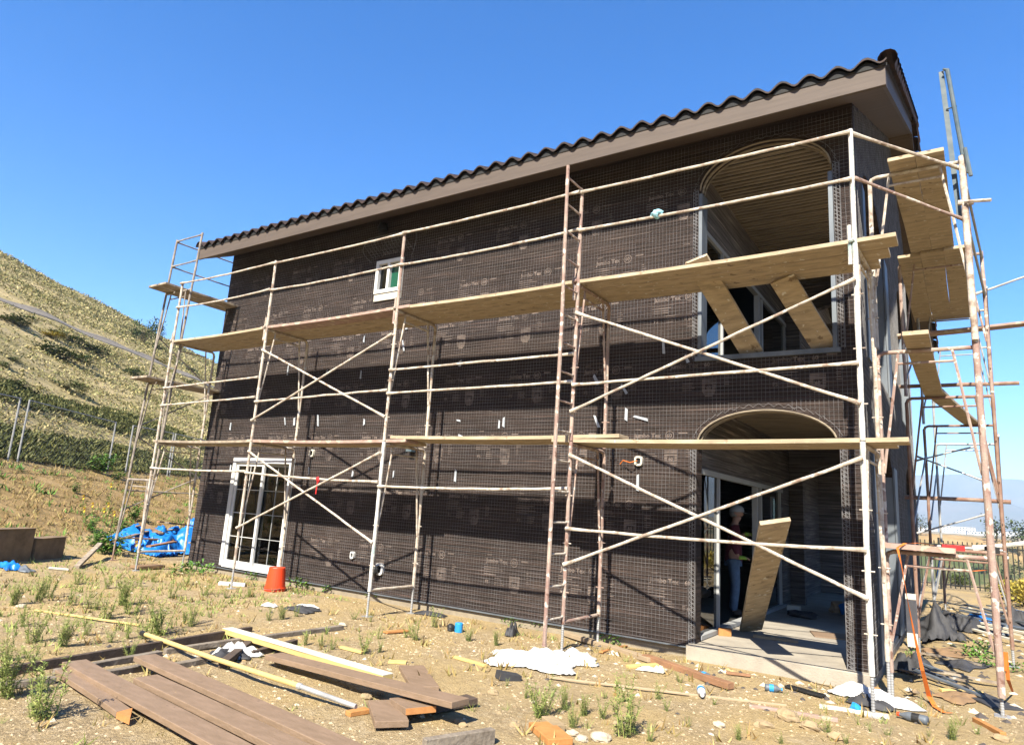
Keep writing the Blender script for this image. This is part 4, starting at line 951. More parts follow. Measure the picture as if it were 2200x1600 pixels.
sheet('paper_scrap', atg(660, 1306), .28, .15, .05, 'cloth', 'white paper scrap on the flattened black paper', 'paper scrap', 32, .3, .4, 14)
sheet('paper_scrap', atg(580, 1303), .2, .12, .05, 'cloth', 'white and dark scrap right of the weeds', 'paper scrap', 34, .3, .5, 12)
sheet('felt_sheet', atg(925, 1322), .45, .25, .05, 'felt', 'curled dark felt scrap at the foot of the wall right of the middle leg', 'felt piece', 36, .2, .4, 16)
sheet('felt_sheet', atg(1100, 1365), .12, .25, .16, 'felt', 'dark felt scrap standing up near the ladder foot', 'felt piece', 38, .2, .3, 12)
sheet('plywood_scrap', atg(1400, 1440), .3, .2, .03, 'primed', 'pale paper packet lying before the reddish board', 'paper scrap', 41, .1, .2, 10)
sheet('blue_litter', atg(22, 1222), .35, .25, .12, 'tarp', 'small blue plastic litter at the left edge', 'litter', 43, .1, .5, 14)
sheet('clear_litter', atg(48, 1226), .35, .2, .08, 'galv', 'pale bluish film litter beside the blue litter', 'litter', 44, .4, .5, 14)
sheet('bent_board', V(-1.35, 1.35, 0)+V(0, 0, 0), .5, .22, .02, 'ply', 'bent tan offcut lying on the patio slab by the leaning plank', 'offcut', 51, .1, .2, 10) if False else None
m = MB()
def slab_item(name, p, d, rot, matl, label, cat, blob=False, z=.052):
    m = MB()
    if blob: m.blob(V(p[0], p[1], z+d[2]*.4), d[0]/2, d[1]/2, d[2]/2, p[0]*7, .5, 14, 8)
    else: m.box(V(p[0], p[1], z+d[2]/2), d, Matrix.Rotation(rot, 3, 'Z'))
    return tag(m.build(name, M[matl], None, 'base', bevel=0), label, cat)
slab_item('black_rag', (-1.45, 4.0), (.5, .35, .12), 0, 'felt', 'black rag lying on the patio slab near the slider', 'rag', True)
slab_item('bent_board', (-1.28, 1.25), (.55, .12, .03), .15, 'ply', 'tan offcut lying on the slab at the foot of the leaning plank', 'offcut')
slab_item('slab_board', (-.62, 2.35), (.8, .5, .015), .3, 'brown', 'dark thin board lying flat on the patio slab by the pier', 'board')
slab_item('wood_block', (-1.86, .95), (.16, .10, .09), .4, 'cut', 'orange brown block standing at the left end of the patio slab', 'block')
slab_item('white_box', (-1.72, 4.7), (.22, .14, .1), .1, 'primed', 'small white box by the far end of the patio slider', 'box')
for i, (x, y, mt) in enumerate(((-.9, 5.2, 'tarp'), (-.7, 5.3, 'felt'), (-1.1, 5.35, 'ply'), (-.55, 5.1, 'cloth'), (-.85, 5.5, 'darkwood'))):
    slab_item('litter', (x, y), (.3, .25, .22), 0, mt, '%s litter heaped at the back of the patio' % ('blue', 'black', 'tan', 'white', 'brown')[i], 'litter', True)

# ---- bucket, bottles, can
p = atg(590, 1268); bk = empty('bucket', p, 'orange plastic bucket standing upside down in front of the glass door', 'bucket')
m = MB(); m.lathe([(.0, .37), (.125, .37), (.13, .36), (.16, .06), (.172, .055), (.172, .03), (.165, .028), (.168, 0)], 26, p); m.smooth = False; m.build('bucket_body', M['orange'], bk)
m = MB(); m.tube([p+V(.172*math.cos(t), -.172*abs(math.sin(t))*.9-.03, .05-.02*math.sin(t)) for t in [math.pi*k/12 for k in range(13)]], .004, 5); m.build('wire_handle', M['wire'], bk)
def bottle(px, py, L, r, yaw, mtl, cap, label):
    p = atg(px, py, r); o = empty('bottle', p, label, 'bottle'); d = V(math.cos(yaw), math.sin(yaw), 0)
    prof = [(.0, 0), (r*.9, 0), (r, .02), (r, L*.62), (r*.92, L*.66), (r*.4, L*.86), (r*.38, L*.92)]
    m = MB(); m.lathe(prof, 14); q = d.to_track_quat('Z', 'Y'); m.v = [p+q@(v-V(0, 0, L/2)) for v in m.v]; m.smooth = True; m.build('bottle_body', M[mtl], o)
    m = MB(); m.lathe([(0, L*.92), (r*.45, L*.92), (r*.45, L), (0, L)], 12); m.v = [p+q@(v-V(0, 0, L/2)) for v in m.v]; m.build('bottle_cap', M[cap], o)
    m = MB(); m.lathe([(r*1.02, L*.25), (r*1.02, L*.5)], 14); m.v = [p+q@(v-V(0, 0, L/2)) for v in m.v]; m.build('bottle_label', M['blue' if cap != 'orange' else 'black'], o)
bottle(1507, 1485, .26, .038, -1.2, 'white', 'white', 'white plastic bottle with a blue mark lying on the dirt')
bottle(1518, 1452, .22, .035, -.6, 'galv', 'blue', 'clear water bottle lying against the reddish board')
bottle(1960, 1540, .24, .04, 2.9, 'galv', 'orange', 'clear bottle with an orange cap at the foot of the corner scaffold')
bottle(1662, 1478, .16, .035, .3, 'galv', 'blue', 'clear bottle with a blue cap in front of the slab')
p = atg(985, 1358); m = MB(); m.lathe([(0, 0), (.05, 0), (.052, .01), (.052, .11), (.045, .12), (0, .12)], 16, p); tag(m.build('drink_can', M['blue'], None, 'base'), 'bright blue can standing on the dirt in front of the wall', 'can')
p = atg(968, 1356); m = MB(); m.blob(p+V(0, 0, .04), .05, .05, .06, 3, .3); tag(m.build('dark_lump', M['black'], None, 'base'), 'black lump beside the blue can', 'lump')
p = atg(1838, 1528); m = MB(); m.blob(p+V(0, 0, .03), .05, .04, .045, 5, .5); tag(m.build('foil_wrapper', M['blue'], None, 'base'), 'crumpled bright blue wrapper near the corner leg', 'wrapper')

# ---- hanging strap on the right scaffold
def ribbon(pts, wd, name, label, matl='strap'):
    m = MB(); vs = []; fs = []
    for i, p in enumerate(pts):
        p = Vector(p); s_ = V(math.cos(i*.35), math.sin(i*.35)*.5, 0)*wd/2; vs += [p-s_, p+s_, p+s_+V(0, .003, 0), p-s_+V(0, .003, 0)]
    for i in range(len(pts)-1):
        for k in range(4): fs.append((i*4+k, i*4+(k+1) % 4, i*4+4+(k+1) % 4, i*4+4+k))
    fs += [(0, 1, 2, 3), (4*len(pts)-1, 4*len(pts)-2, 4*len(pts)-3, 4*len(pts)-4)]
    m.add(vs, fs); return tag(m.build(name, M[matl], None, 'base'), label, 'strap')
pts = [aty(x, y, yy) for x, y, yy in ((2010, 1172, -.45), (1975, 1166, -.55), (1945, 1166, -.58), (1928, 1176, -.62))] + [aty(x, y, yy) for x, y, yy in ((1936, 1210, -.63), (1950, 1290, -.63), (1968, 1380, -.63), (1982, 1440, -.62))] + [atg(1996, 1495, .06), atg(2010, 1518, .02), atg(2030, 1530, .015), atg(2046, 1530, .015)]
ribbon(pts, .045, 'orange_strap', 'orange webbing strap hanging from the short pink plank down to the ground')
pts = [aty(2158, 1440, -.30), aty(2160, 1400, -.33), aty(2166, 1460, -.25), atg(2176, 1486, .03)]
ribbon(pts, .04, 'orange_strap', 'orange strap end hanging behind the right corner post')
pts = [aty(2064, 1222, 2.6), aty(2090, 1226, 2.55), aty(2118, 1224, 2.6)]
ribbon(pts, .06, 'orange_strap', 'short orange strap stretched between braces of the right scaffold')
m = MB(); a, b = aty(2023, 1174, -.40), aty(2072, 1178, -.36); m.beam(a, b, .05, .05); tag(m.build('spirit_level', M['red'], None, 'base'), 'short red tool lying on the low deck of the right scaffold', 'tool')
m = MB(); m.box(aty(2140, 1182, -.2), (.06, .06, .06)); m.box(aty(2128, 1178, -.2), (.10, .05, .04)); tag(m.build('coupler', M['black'], None, 'base'), 'black coupler block behind the right corner post', 'coupler')

# ---- debris heaps right of the house
for i in range(16):
    px, py = rnd(2000, 2180), rnd(1298, 1345); a = atg(px, py, .05+.02*i/3); ang = rnd(-.35, .15); L = rnd(1.6, 3.2); b = a+V(math.cos(ang-.9), math.sin(ang-.9), 0)*L; b.z = ground(b.x, b.y)+.05+.008*i
    m = MB(); m.beam(a, b, rnd(.05, .11), .03, nseg=3, wob=.05); tag(m.build('metal_strip', M['galv' if i % 3 else 'primed'], None, 'base'), 'long grey metal strip in the heap by the iron fence', 'metal strip', 'metal strips heaped by the fence')
for i, (px, py, sx, sy, h, mt, lb_) in enumerate(((2015, 1368, .7, .6, .42, 'felt', 'large crumpled black felt sheet right of the house corner'), (2055, 1352, .6, .5, .3, 'felt', 'black felt roll behind the large felt sheet'), (2095, 1356, .6, .4, .22, 'felt', 'black felt scrap between the scaffold legs'), (2185, 1350, .7, .5, .3, 'felt', 'black felt heap at the right edge'), (2035, 1402, .8, .5, .05, 'card', 'flat brown cardboard in the shade of the right scaffold'), (2070, 1430, .7, .4, .06, 'felt', 'flat dark sheet in the shade of the right scaffold'), (1955, 1445, .4, .3, .2, 'felt', 'crumpled dark sheet at the foot of the inner corner leg'), (2150, 1362, .5, .3, .16, 'galv', 'pale bent metal sheet at the right'), (2110, 1335, .5, .4, .16, 'tarp', 'bluish grey bent sheet on the metal heap'), (2060, 1500, .6, .3, .05, 'card', 'curled brown strip on the dirt right of the strap'))):
    sheet('debris_sheet', atg(px, py), sx, sy, h, mt, lb_, 'debris sheet', 60+i, rnd(0, 3), .45, 18)
for i in range(9):
    a = atg(rnd(1935, 2000), rnd(1395, 1440), .03+.01*i); ang = rnd(-.9, .1); b = a+V(math.cos(ang), math.sin(ang), 0)*rnd(.4, .9); b.z = ground(b.x, b.y)+.04
    m = MB(); m.beam(a, b, rnd(.03, .07), .02, nseg=2); tag(m.build('scrap_batten', M[('weathered', 'plank_grey', 'galv')[i % 3]], None, 'base'), 'grey scrap batten heaped at the foot of the right corner', 'batten', 'scrap battens at the right corner')
m = MB(); m.box(aty(1948, 1330, .4)+V(.05, 0, 0), (.10, .10, .55)); tag(m.build('white_post', M['primed'], None, 'base'), 'short white post with dark marks standing behind the inner corner leg', 'post')

# ---- iron picket fence on the right
fy_ = 16.2; fx0 = -7.0
fe = empty('iron_fence', (0, fy_, -.3), 'black iron picket fence along the edge of the lot at the right', 'fence')
for k in range(9):
    x0 = fx0+k*2.4; x1 = x0+2.4; g0, g1 = ground(x0, fy_), ground(x1, fy_); m = MB(); m.beam((x0, fy_, g0-.3), (x0, fy_, g0+1.5), .06, .06, (0, 1, 0)); m.build('post', M['iron'], fe)
    m = MB(); gz = (g0+g1)/2
    for z in (.15, 1.3): m.beam((x0, fy_, gz+z), (x1, fy_, gz+z), .035, .035)
    n = 20
    for q in range(1, n): x = x0+(x1-x0)*q/n; m.beam((x, fy_-.001, gz+.05), (x, fy_-.001, gz+1.42), .03, .022, (0, 1, 0))
    m.build('picket_panel', M['iron'], fe)

# ---- chain-link fence on the left bank
def fpt(t, s=14.15): return CX+NS.x*s+TS.x*t, CY+NS.y*s+TS.y*t
FT = [(16.3, 19.9), (20.3, 25.0), (26.2, 29.5), (29.7, 34)]
for i, (t0, t1) in enumerate(FT):
    (x0, y0), (x1, y1) = fpt(t0), fpt(t1); z0, z1 = ground(x0, y0), ground(x1, y1); H_ = 1.85
    f = empty('chain_link_fence', ((x0+x1)/2, (y0+y1)/2, (z0+z1)/2), 'grey chain-link fence panel on the bank, %s' % ('cut off by the left edge of the photo', 'right of the doubled posts', 'behind the scaffold tower', 'farthest one, towards the house')[i], 'fence', 'chain-link fence panels')
    for x, y, z in ((x0, y0, z0), (x1, y1, z1)): m = MB(); m.tube([(x, y, z-.2), (x+.0, y, z+H_)], .028, 8); m.build('post', M['tube_grey'], f)
    m = MB(); m.tube([(x0, y0, z0+H_-.02), (x1, y1, z1+H_-.02)], .018, 6); m.build('top_rail', M['tube_grey'], f)
    m = MB(); L = math.hypot(x1-x0, y1-y0); n = int(L/.16)
    for k in range(-12, n+1):
        for sg in (1, -1):
            a, b = k/n, (k+H_/.16)/n; a0, b0 = max(0, a), min(1, b)
            if b0 <= a0: continue
            h0, h1 = (a0-a)/(b-a), (b0-a)/(b-a)
            if sg < 0: h0, h1 = 1-h0, 1-h1
            P = lambda u, h: V(x0+(x1-x0)*u, y0+(y1-y0)*u, z0+(z1-z0)*u+H_*h)
            m.tube([P(a0, h0), P(b0, h1)], .0008, 3, cap=False)
    m.build('wire_mesh', M['chain'], f)

# ---- block retaining wall at the left edge
for i, (pa, pb, h, lb_) in enumerate((((-70, 1203), (38, 1199), .50, 'taller left step of a low brown block wall at the left edge'), ((40, 1198), (108, 1190), .34, 'lower right step of a low brown block wall at the left edge'))):
    a, b = atg(*pa), atg(*pb); d = (b-a).normalized(); s_ = V(-d.y, d.x, 0)
    if s_.y < 0: s_ = -s_
    m = MB(); a0, b0 = a+s_*.25, b+s_*.25; zt_ = max(a.z, b.z)+h
    vs = [];
    for p_ in (a, b, b0, a0): vs += [V(p_.x, p_.y, -.3), V(p_.x, p_.y, zt_)]
    m.add(vs, [(1, 3, 5, 7), (0, 1, 3, 2), (2, 3, 5, 4), (4, 5, 7, 6), (6, 7, 1, 0), (0, 6, 4, 2)][0:6]); tag(m.build('block_wall', M['rwall'], None, 'base', bevel=.02), lb_, 'wall')

# ---- tarp heap by the far corner
c = atz(345, 1188, .05)+V(-.35, .5, 0)
def heap(name, cx, cy, sx, sy, h, mt, lb_, cat, seed): return sheet(name, (cx, cy, 0), sx, sy, h, mt, lb_, cat, seed, rnd(0, 1), .3, 48, fold=3.0)
heap('blue_tarp', c.x-.35, c.y+.1, 2.0, 2.0, .52, 'tarp', 'bright blue tarp crumpled over the scrap heap beside the far house corner', 'tarp', 71)
heap('blue_tarp', c.x-1.0, c.y+1.5, 1.3, 1.2, .75, 'tarp', 'smaller blue tarp fold standing up at the back of the scrap heap', 'tarp', 76)
heap('blue_tarp', c.x+.15, c.y-.6, 1.0, .6, .3, 'tarp', 'blue tarp corner trailing at the near foot of the scrap heap', 'tarp', 78)
m = MB(); a = c+V(-1.6, 2.6, .5); m.box(a, (2.2, .05, 1.2), Matrix.Rotation(.5, 3, 'Z') @ Matrix.Rotation(-.9, 3, 'X')); tag(m.build('plywood_sheet', M['ply'], None, 'base'), 'pale plywood sheet lying tilted behind the blue tarps', 'plywood sheet')
for i in range(14):
    a = c+V(rnd(-.9, .9), rnd(-.9, 1.0), .2+.035*i); ang = rnd(0, 3.1); d = V(math.cos(ang), math.sin(ang), rnd(-.1, .15))*rnd(.35, .9)
    m = MB(); m.beam(a-d, a+d, rnd(.06, .14), .03); tag(m.build('scrap_board', M[('ply', 'redwood', 'plank_grey', 'card', 'brown')[i % 5]], None, 'base'), 'scrap board sticking out of the heap under the blue tarp', 'board', 'scrap boards under the blue tarp')
gbeam('scrap_board', (290, 1215), (345, 1212), .08, .08, .3, .05, 'card', 'brown board lying before the blue tarp heap', 'board')
gbeam('scrap_board', (165, 1215), (215, 1165), .05, .3, .09, .05, 'plank_grey', 'pale grey branch-like board leaning on the bank left of the tower', 'board')

# ================================================================== PERSON
def skin_mesh(name, verts, edges, rad, m, parent, root=0, sub=2):
    me = bpy.data.meshes.new(name); me.from_pydata([tuple(v) for v in verts], edges, []); ob = bpy.data.objects.new(name, me); COL.objects.link(ob); ob.parent = parent
    sk = ob.modifiers.new('skin', 'SKIN'); sk.use_smooth_shade = True
    for i, r_ in enumerate(rad):
        d = me.skin_vertices[0].data[i]; d.radius = (r_, r_) if not isinstance(r_, tuple) else r_; d.use_root = (i == root); d.use_loose = False
    sb = ob.modifiers.new('sub', 'SUBSURF'); sb.levels = sub; sb.render_levels = sub
    me.materials.append(m); return ob
def build_person():
    root = empty('person', (-2.34, 3.12, .045), 'man in a grey cap, maroon shirt and jeans standing inside the open lower slider', 'person', rz=R(20))
    Vs, Es, Rs = [], [], []
    def n_(p, r_, par=None):
        Vs.append(V(*p)); Rs.append(r_)
        if par is not None: Es.append((par, len(Vs)-1))
        return len(Vs)-1
    pel = n_((0, 0, .93), (.125, .10)); wst = n_((-.005, 0, 1.08), (.12, .095), pel); ch = n_((0, 0, 1.27), (.15, .11), wst); nb = n_((.015, 0, 1.42), (.08, .07), ch); nk = n_((.03, 0, 1.49), .05, nb)
    h1 = n_((.055, 0, 1.56), (.066, .068), nk); h2 = n_((.065, 0, 1.635), (.078, .09), h1); h3 = n_((.055, 0, 1.70), (.06, .07), h2)
    jaw = n_((.115, 0, 1.555), .028, h1); nose = n_((.165, 0, 1.615), .014, h2)
    for sg in (1, -1):
        n_((.055, sg*.085, 1.615), .016, h2)
        hp = n_((0, sg*.085, .88), .085, pel); kn = n_((.03, sg*.095, .48), .058, hp); an = n_((-.01, sg*.10, .085), .04, kn); n_((.13, sg*.115, .035), .036, an)
        sh = n_((0, sg*.19, 1.385), .06, ch); el = n_((-.02, sg*.245, 1.12), .043, sh); hz_ = 1.30 if sg > 0 else .93; hx = .19 if sg > 0 else .06; hy = .10 if sg > 0 else .27; wr = n_((hx, sg*hy, hz_), .03, el); pm = n_((hx+.07, sg*(hy-.01), hz_+.01), (.036, .02), wr)
        for k in range(4):
            y = sg*(hy-.01)+(k-1.5)*.019; L = (.065, .075, .07, .055)[k]; a = n_((hx+.11, y, hz_+.01), .0095, pm); b = n_((hx+.11+L*.55, y, hz_-.005), .009, a); n_((hx+.11+L*.8, y, hz_-.035), .008, b)
        a = n_((hx+.06, sg*(hy-.05), hz_), .011, pm); n_((hx+.095, sg*(hy-.065), hz_-.02), .009, a)
    skin_mesh('body', Vs, Es, Rs, M['skin'], root)
    # clothing
    sv_, se_, sr_ = [], [], []
    def s(p, r_, par=None):
        sv_.append(V(*p)); sr_.append(r_)
        if par is not None: se_.append((par, len(sv_)-1))
        return len(sv_)-1
    a0 = s((0, 0, .80), (.165, .14)); a = s((0, 0, .92), (.155, .13), a0); b = s((-.005, 0, 1.08), (.145, .125), a); c_ = s((0, 0, 1.28), (.175, .135), b); d = s((.015, 0, 1.43), (.085, .08), c_)
    for sg in (1, -1): e = s((0, sg*.195, 1.385), .078, c_); e2 = s((-.02, sg*.25, 1.12), .058, e); s(((.17, sg*.12, 1.28) if sg > 0 else (.05, sg*.27, .97)), .042, e2)
    skin_mesh('shirt', sv_, se_, sr_, M['shirt'], root)
    sv_, se_, sr_ = [], [], []
    a = s((0, 0, .95), (.14, .115))
    for sg in (1, -1): b = s((0, sg*.085, .85), .10, a); c_ = s((.03, sg*.095, .48), .075, b); s((-.01, sg*.10, .07), .062, c_)
    skin_mesh('jeans', sv_, se_, sr_, M['jeans'], root)
    for sg in (1, -1):
        sv_, se_, sr_ = [], [], []; a = s((-.03, sg*.10, .07), .055); b = s((.06, sg*.11, .05), .05, a); s((.15, sg*.118, .04), .042, b); skin_mesh('boot', sv_, se_, sr_, M['shoe'], root)
        sv_, se_, sr_ = [], [], []; hz_ = 1.30 if sg > 0 else .93; hx = .19 if sg > 0 else .06; hy = .10 if sg > 0 else .27; a = s((hx-.01, sg*hy, hz_), .038); b = s((hx+.07, sg*(hy-.01), hz_+.005), (.048, .032), a); s((hx+.14, sg*(hy-.015), hz_-.01), (.042, .026), b); skin_mesh('glove', sv_, se_, sr_, M['lime'], root)
    m = MB(); m.lathe([(.108, 1.655), (.112, 1.68), (.10, 1.725), (.07, 1.755), (.03, 1.768), (0, 1.77)], 20, (.055, 0, 0)); m.v = [V(.055+(v.x-.055)*1.08, v.y*.86, v.z) for v in m.v]
    vs = []; n = 10
    for i in range(n+1): t = -1+2*i/n; vs += [(.14, t*.085, 1.662), (.14+.115*math.sqrt(max(0, 1-t*t*.8)), t*.085, 1.64)]
    m.add(vs, [(2*i, 2*i+1, 2*i+3, 2*i+2) for i in range(n)]); m.smooth = True; o = m.build('cap', M['cap']); o.parent = root
    m = MB(); m.blob((.02, 0, 1.62), .088, .078, .07, 2, .08, 12, 8); o = m.build('hair', M['hairm']); o.parent = root
build_person()

# ================================================================== PLANTS
def leaf(mb, p, d, L, w_, droop=.3):
    d = d.normalized(); s_ = d.cross(V(0, 0, 1)); s_ = s_.normalized() if s_.length > .01 else V(1, 0, 0); q = p+d*L*.55+V(0, 0, .02*L); e = p+d*L-V(0, 0, droop*L)
    mb.add([p, q+s_*w_/2, e, q-s_*w_/2], [(0, 1, 2, 3)])
def rdir(zl, zh):
    a = rnd(0, 6.283); z = rnd(zl, zh); r_ = math.sqrt(max(0, 1-z*z)); return V(r_*math.cos(a), r_*math.sin(a), z)
def weed_mesh(kind, seed):
    random.seed(seed); m = MB()
    if kind == 'tall':
        for k in range(random.choice((5, 7, 9, 12))):
            b = V(rnd(-.05, .05), rnd(-.05, .05), -.02); H_ = rnd(.22, .44); ln = V(rnd(-.4, .4), rnd(-.4, .4), 1); pts = [b+ln*(H_*i/5)+V(0, 0, 0) for i in range(6)]
            m.tube(pts, .003, 4, [.0035, .003, .003, .0025, .002, .001])
            for i in range(int(H_*190)):
                t = rnd(.05, 1); p = b+ln*(H_*t); leaf(m, p, rdir(.2, .8), rnd(.03, .065)*(1.15-t*.5), rnd(.005, .010), .15)
    elif kind == 'low':
        for k in range(60):
            p = V(rnd(-.11, .11), rnd(-.11, .11), rnd(0, .12)); leaf(m, p, rdir(.1, .9), rnd(.05, .10), rnd(.015, .028), .25)
    elif kind == 'thin':
        for k in range(14):
            b = V(rnd(-.04, .04), rnd(-.04, .04), -.01); d = rdir(.75, 1.0); L = rnd(.1, .26); s_ = V(rnd(-1, 1), rnd(-1, 1), 0).normalized()*.004; m.add([b-s_, b+s_, b+d*L], [(0, 1, 2)])
    elif kind == 'leafy':
        for k in range(7):
            b = V(rnd(-.1, .1), rnd(-.1, .1), 0); ln = V(rnd(-.4, .4), rnd(-.4, .4), 1); H_ = rnd(.4, .8); m.tube([b, b+ln*H_*.5, b+ln*H_], .006, 4)
            for i in range(26): leaf(m, b+ln*(H_*rnd(.15, 1)), rdir(-.1, .6), rnd(.10, .2), rnd(.05, .09), .3)
    random.seed(seed+99); return m
PR = {k: [weed_mesh(k, 100*j+i).build('weed', M[mt]) for i in range(n)] for j, (k, n, mt) in enumerate((('tall', 6, 'weed'), ('low', 3, 'weed2'), ('thin', 3, 'weed'), ('leafy', 2, 'weed2')))}
used = {k: [False]*len(v) for k, v in PR.items()}
WLBL = dict(tall=('feathery upright green weed growing from the dry dirt lot', 'feathery weeds on the lot'), low=('low bright green leafy weed close to the house wall or debris', 'leafy weeds by the wall'),
            thin=('small thin grassy tuft on the bare dirt', 'grassy tufts on the lot'), leafy=('large-leaved green plant on the bank by the left scaffold tower', 'large-leaved plants on the bank'))
cnt = 0
def weed(px, py, hpx, kind='tall', dz=0):
    global cnt
    p = atg(px, py) if kind != 'leafy' else hit(px, py); dep = (p-V(CX, CY, CZ)).dot(fw); H_ = hpx/FPX*dep; h0 = dict(tall=.40, low=.17, thin=.2, leafy=.75)[kind]
    i = cnt % len(PR[kind]); cnt += 1; o = PR[kind][i]
    if used[kind][i]: o = o.copy(); COL.objects.link(o)
    used[kind][i] = True; s_ = H_/h0; o.location = p; o.rotation_euler = (rnd(-.1, .1), rnd(-.1, .1), rnd(0, 6.28)); f = rnd(1.0, 1.4)
    o.scale = (s_*f, s_*f, s_); tag(o, WLBL[kind][0], 'weed', WLBL[kind][1])
def hit(px, py, t0=3.0):
    d = ray(px, py); C = V(CX, CY, CZ); t = t0
    while t < 400:
        p = C+d*t
        if p.z < ground(p.x, p.y): break
        t *= 1.01
    return V(p.x, p.y, ground(p.x, p.y))
for w_ in ((82, 1291, 55), (100, 1285, 60), (149, 1299, 65), (186, 1307, 45), (205, 1310, 42), (281, 1319, 80), (262, 1300, 60), (225, 1330, 55), (346, 1364, 90), (325, 1360, 75), (309, 1372, 55), (70, 1380, 75), (135, 1389, 65), (180, 1364, 45), (236, 1380, 40), (17, 1420, 70), (73, 1431, 60), (413, 1344, 50), (395, 1340, 30), (365, 1285, 38), (402, 1257, 36), (275, 1372, 45), (93, 1544, 150), (75, 1540, 90), (6, 1499, 110), (281, 1414, 45), (484, 1285, 30), (531, 1282, 28), (577, 1333, 32), (438, 1277, 36), (30, 1300, 50), (160, 1255, 40), (300, 1260, 30), (330, 1250, 30), (230, 1265, 40), (50, 1345, 45),
           (607, 1330, 30), (638, 1324, 28), (784, 1403, 58), (815, 1400, 32), (691, 1389, 32), (714, 1395, 30), (657, 1386, 30), (897, 1375, 52), (880, 1369, 30), (933, 1347, 42), (871, 1369, 25), (1006, 1375, 28), (1065, 1386, 32), (812, 1372, 32), (795, 1336, 28), (1008, 1378, 26), (1157, 1541, 90), (1165, 1535, 60), (1214, 1524, 48), (1346, 1580, 135), (1337, 1507, 60), (1360, 1575, 70), (1295, 1544, 50), (1231, 1561, 45), (1256, 1538, 45), (1399, 1592, 45), (1430, 1527, 34), (1413, 1502, 38), (1534, 1513, 18), (1461, 1465, 22), (1588, 1589, 32), (1087, 1473, 18), (1780, 1575, 50), (1712, 1544, 18), (1870, 1572, 24), (1907, 1580, 20), (2047, 1589, 45), (2101, 1577, 22), (1996, 1583, 20), (1679, 1597, 24), (1819, 1597, 24), (760, 1330, 22), (1130, 1500, 20), (1480, 1560, 22), (1300, 1500, 18)): weed(*w_)
for w_ in ((629, 1243, 48), (643, 1266, 30), (711, 1274, 26), (809, 1288, 34), (795, 1284, 26), (936, 1313, 14), (1096, 1344, 22), (1132, 1347, 22), (1169, 1352, 26), (1321, 1381, 30), (1305, 1378, 20), (400, 1235, 34), (430, 1232, 26), (2086, 1412, 32), (2120, 1431, 34), (2180, 1443, 26), (2110, 1400, 30), (1960, 1410, 16), (545, 1245, 24)): weed(*w_, 'low')
for k in range(46):
    px = rnd(0, 2150); py = rnd(1290, 1595)
    p = atg(px, py)
    if p.y > -.3 or (px > 1850 and py < 1480): continue
    weed(px, py, rnd(14, 30)*(py-1000)/450, 'thin')
for w_ in ((211, 1016, 45), (228, 1190, 50), (245, 1195, 55), (205, 1175, 40), (265, 1150, 36), (285, 1120, 40), (190, 1140, 30), (160, 1060, 24), (250, 1035, 22), (95, 1175, 26)): weed(*w_, 'leafy')
for k, (px, py) in enumerate(((232, 1095), (266, 1090), (237, 1057), (178, 1080), (222, 1112), (178, 1118), (292, 1190), (197, 1100), (243, 1125))):
    g_ = hit(px-2, py+26); m = MB(); h_ = .42+.05*(k % 3); tp_ = V(0, -.03, h_)
    m.tube([(0, 0, 0), tuple(tp_)], .005, 4)
    for i in range(8): leaf(m, V(0, 0, h_*rnd(.2, .8)), rdir(0, .6), .12, .05)
    fl = empty('sunflower', g_, 'yellow wild sunflower on the bank left of the scaffold tower', 'flower', 'wild sunflowers on the bank')
    m.v = [v+g_ for v in m.v]; m.build('stem_and_leaves', M['weed2'], fl); m = MB()
    for i in range(11): a = 6.283*i/11; leaf(m, g_+tp_, V(math.cos(a), -.35, math.sin(a)), .085, .03, 0)
    m.build('petals', M['petal'], fl); m = MB(); m.blob(g_+tp_+V(0, -.01, 0), .025, .012, .025, 1, .1); m.build('disc', M['shoe'], fl)

def tufts(name, pts, m, label, nb=(4, 7), hgt=(.06, .16), wd=.012, spread=.06, up_=(.6, 1.0)):
    vs = []; fs = []
    for x, y, sc_ in pts:
        z = ground(x, y)-.01
        for k in range(random.randint(*nb)):
            bx, by = x+rnd(-spread, spread)*sc_, y+rnd(-spread, spread)*sc_; d = rdir(*up_); L = rnd(*hgt)*sc_; a = rnd(0, 3.14); sx, sy = math.cos(a)*wd*sc_, math.sin(a)*wd*sc_; n = len(vs)
            vs += [(bx-sx, by-sy, z), (bx+sx, by+sy, z), (bx+sx*.6+d.x*L*.6, by+sy*.6+d.y*L*.6, z+d.z*L*.6), (bx+d.x*L, by+d.y*L, z+d.z*L)]; fs += [(n, n+1, n+2, n+3)]
    me = bpy.data.meshes.new(name); me.from_pydata(vs, [], fs); me.update(); o = bpy.data.objects.new(name, me); COL.objects.link(o); me.materials.append(m)
    return tag(o, label, 'vegetation', None, 'stuff')
random.seed(11)
def blocked(x, y): return (-13.0 < x < .2 and -.35 < y < 10)
pts = []
while len(pts) < 1500:
    x, y = rnd(-16, 5), rnd(-6.5, -.3); d = noise.noise(V(x*.7, y*.7, 4)); left = sst(-4.5, -9, x)
    if d+.9*left-.25 > rnd(0, 1): pts.append((x, y, rnd(.35, .85)))
tufts('ground_grass', pts, M['weed'], 'thin green grass scattered over the dirt lot')
for k in range(650):
    s = rnd(8.4, 14); t = rnd(7, 30); x, y = CX+NS.x*s+TS.x*t, CY+NS.y*s+TS.y*t
    if noise.noise(V(x*.6, y*.6, 21)) > -.05 and not blocked(x, y): pts.append((x, y, rnd(.7, 1.5)))
tufts('bank_weeds', pts[1500:], M['weed2'], 'patchy green weeds on the dry bank at the left', nb=(5, 9), wd=.016, spread=.1); pts = pts[:1500]
pts = []
while len(pts) < 1100:
    x, y = rnd(-16, 5), rnd(-6.5, -.3)
    if noise.noise(V(x*.5, y*.5, 14))+.35 > rnd(0, 1): pts.append((x, y, rnd(.4, 1.0)))
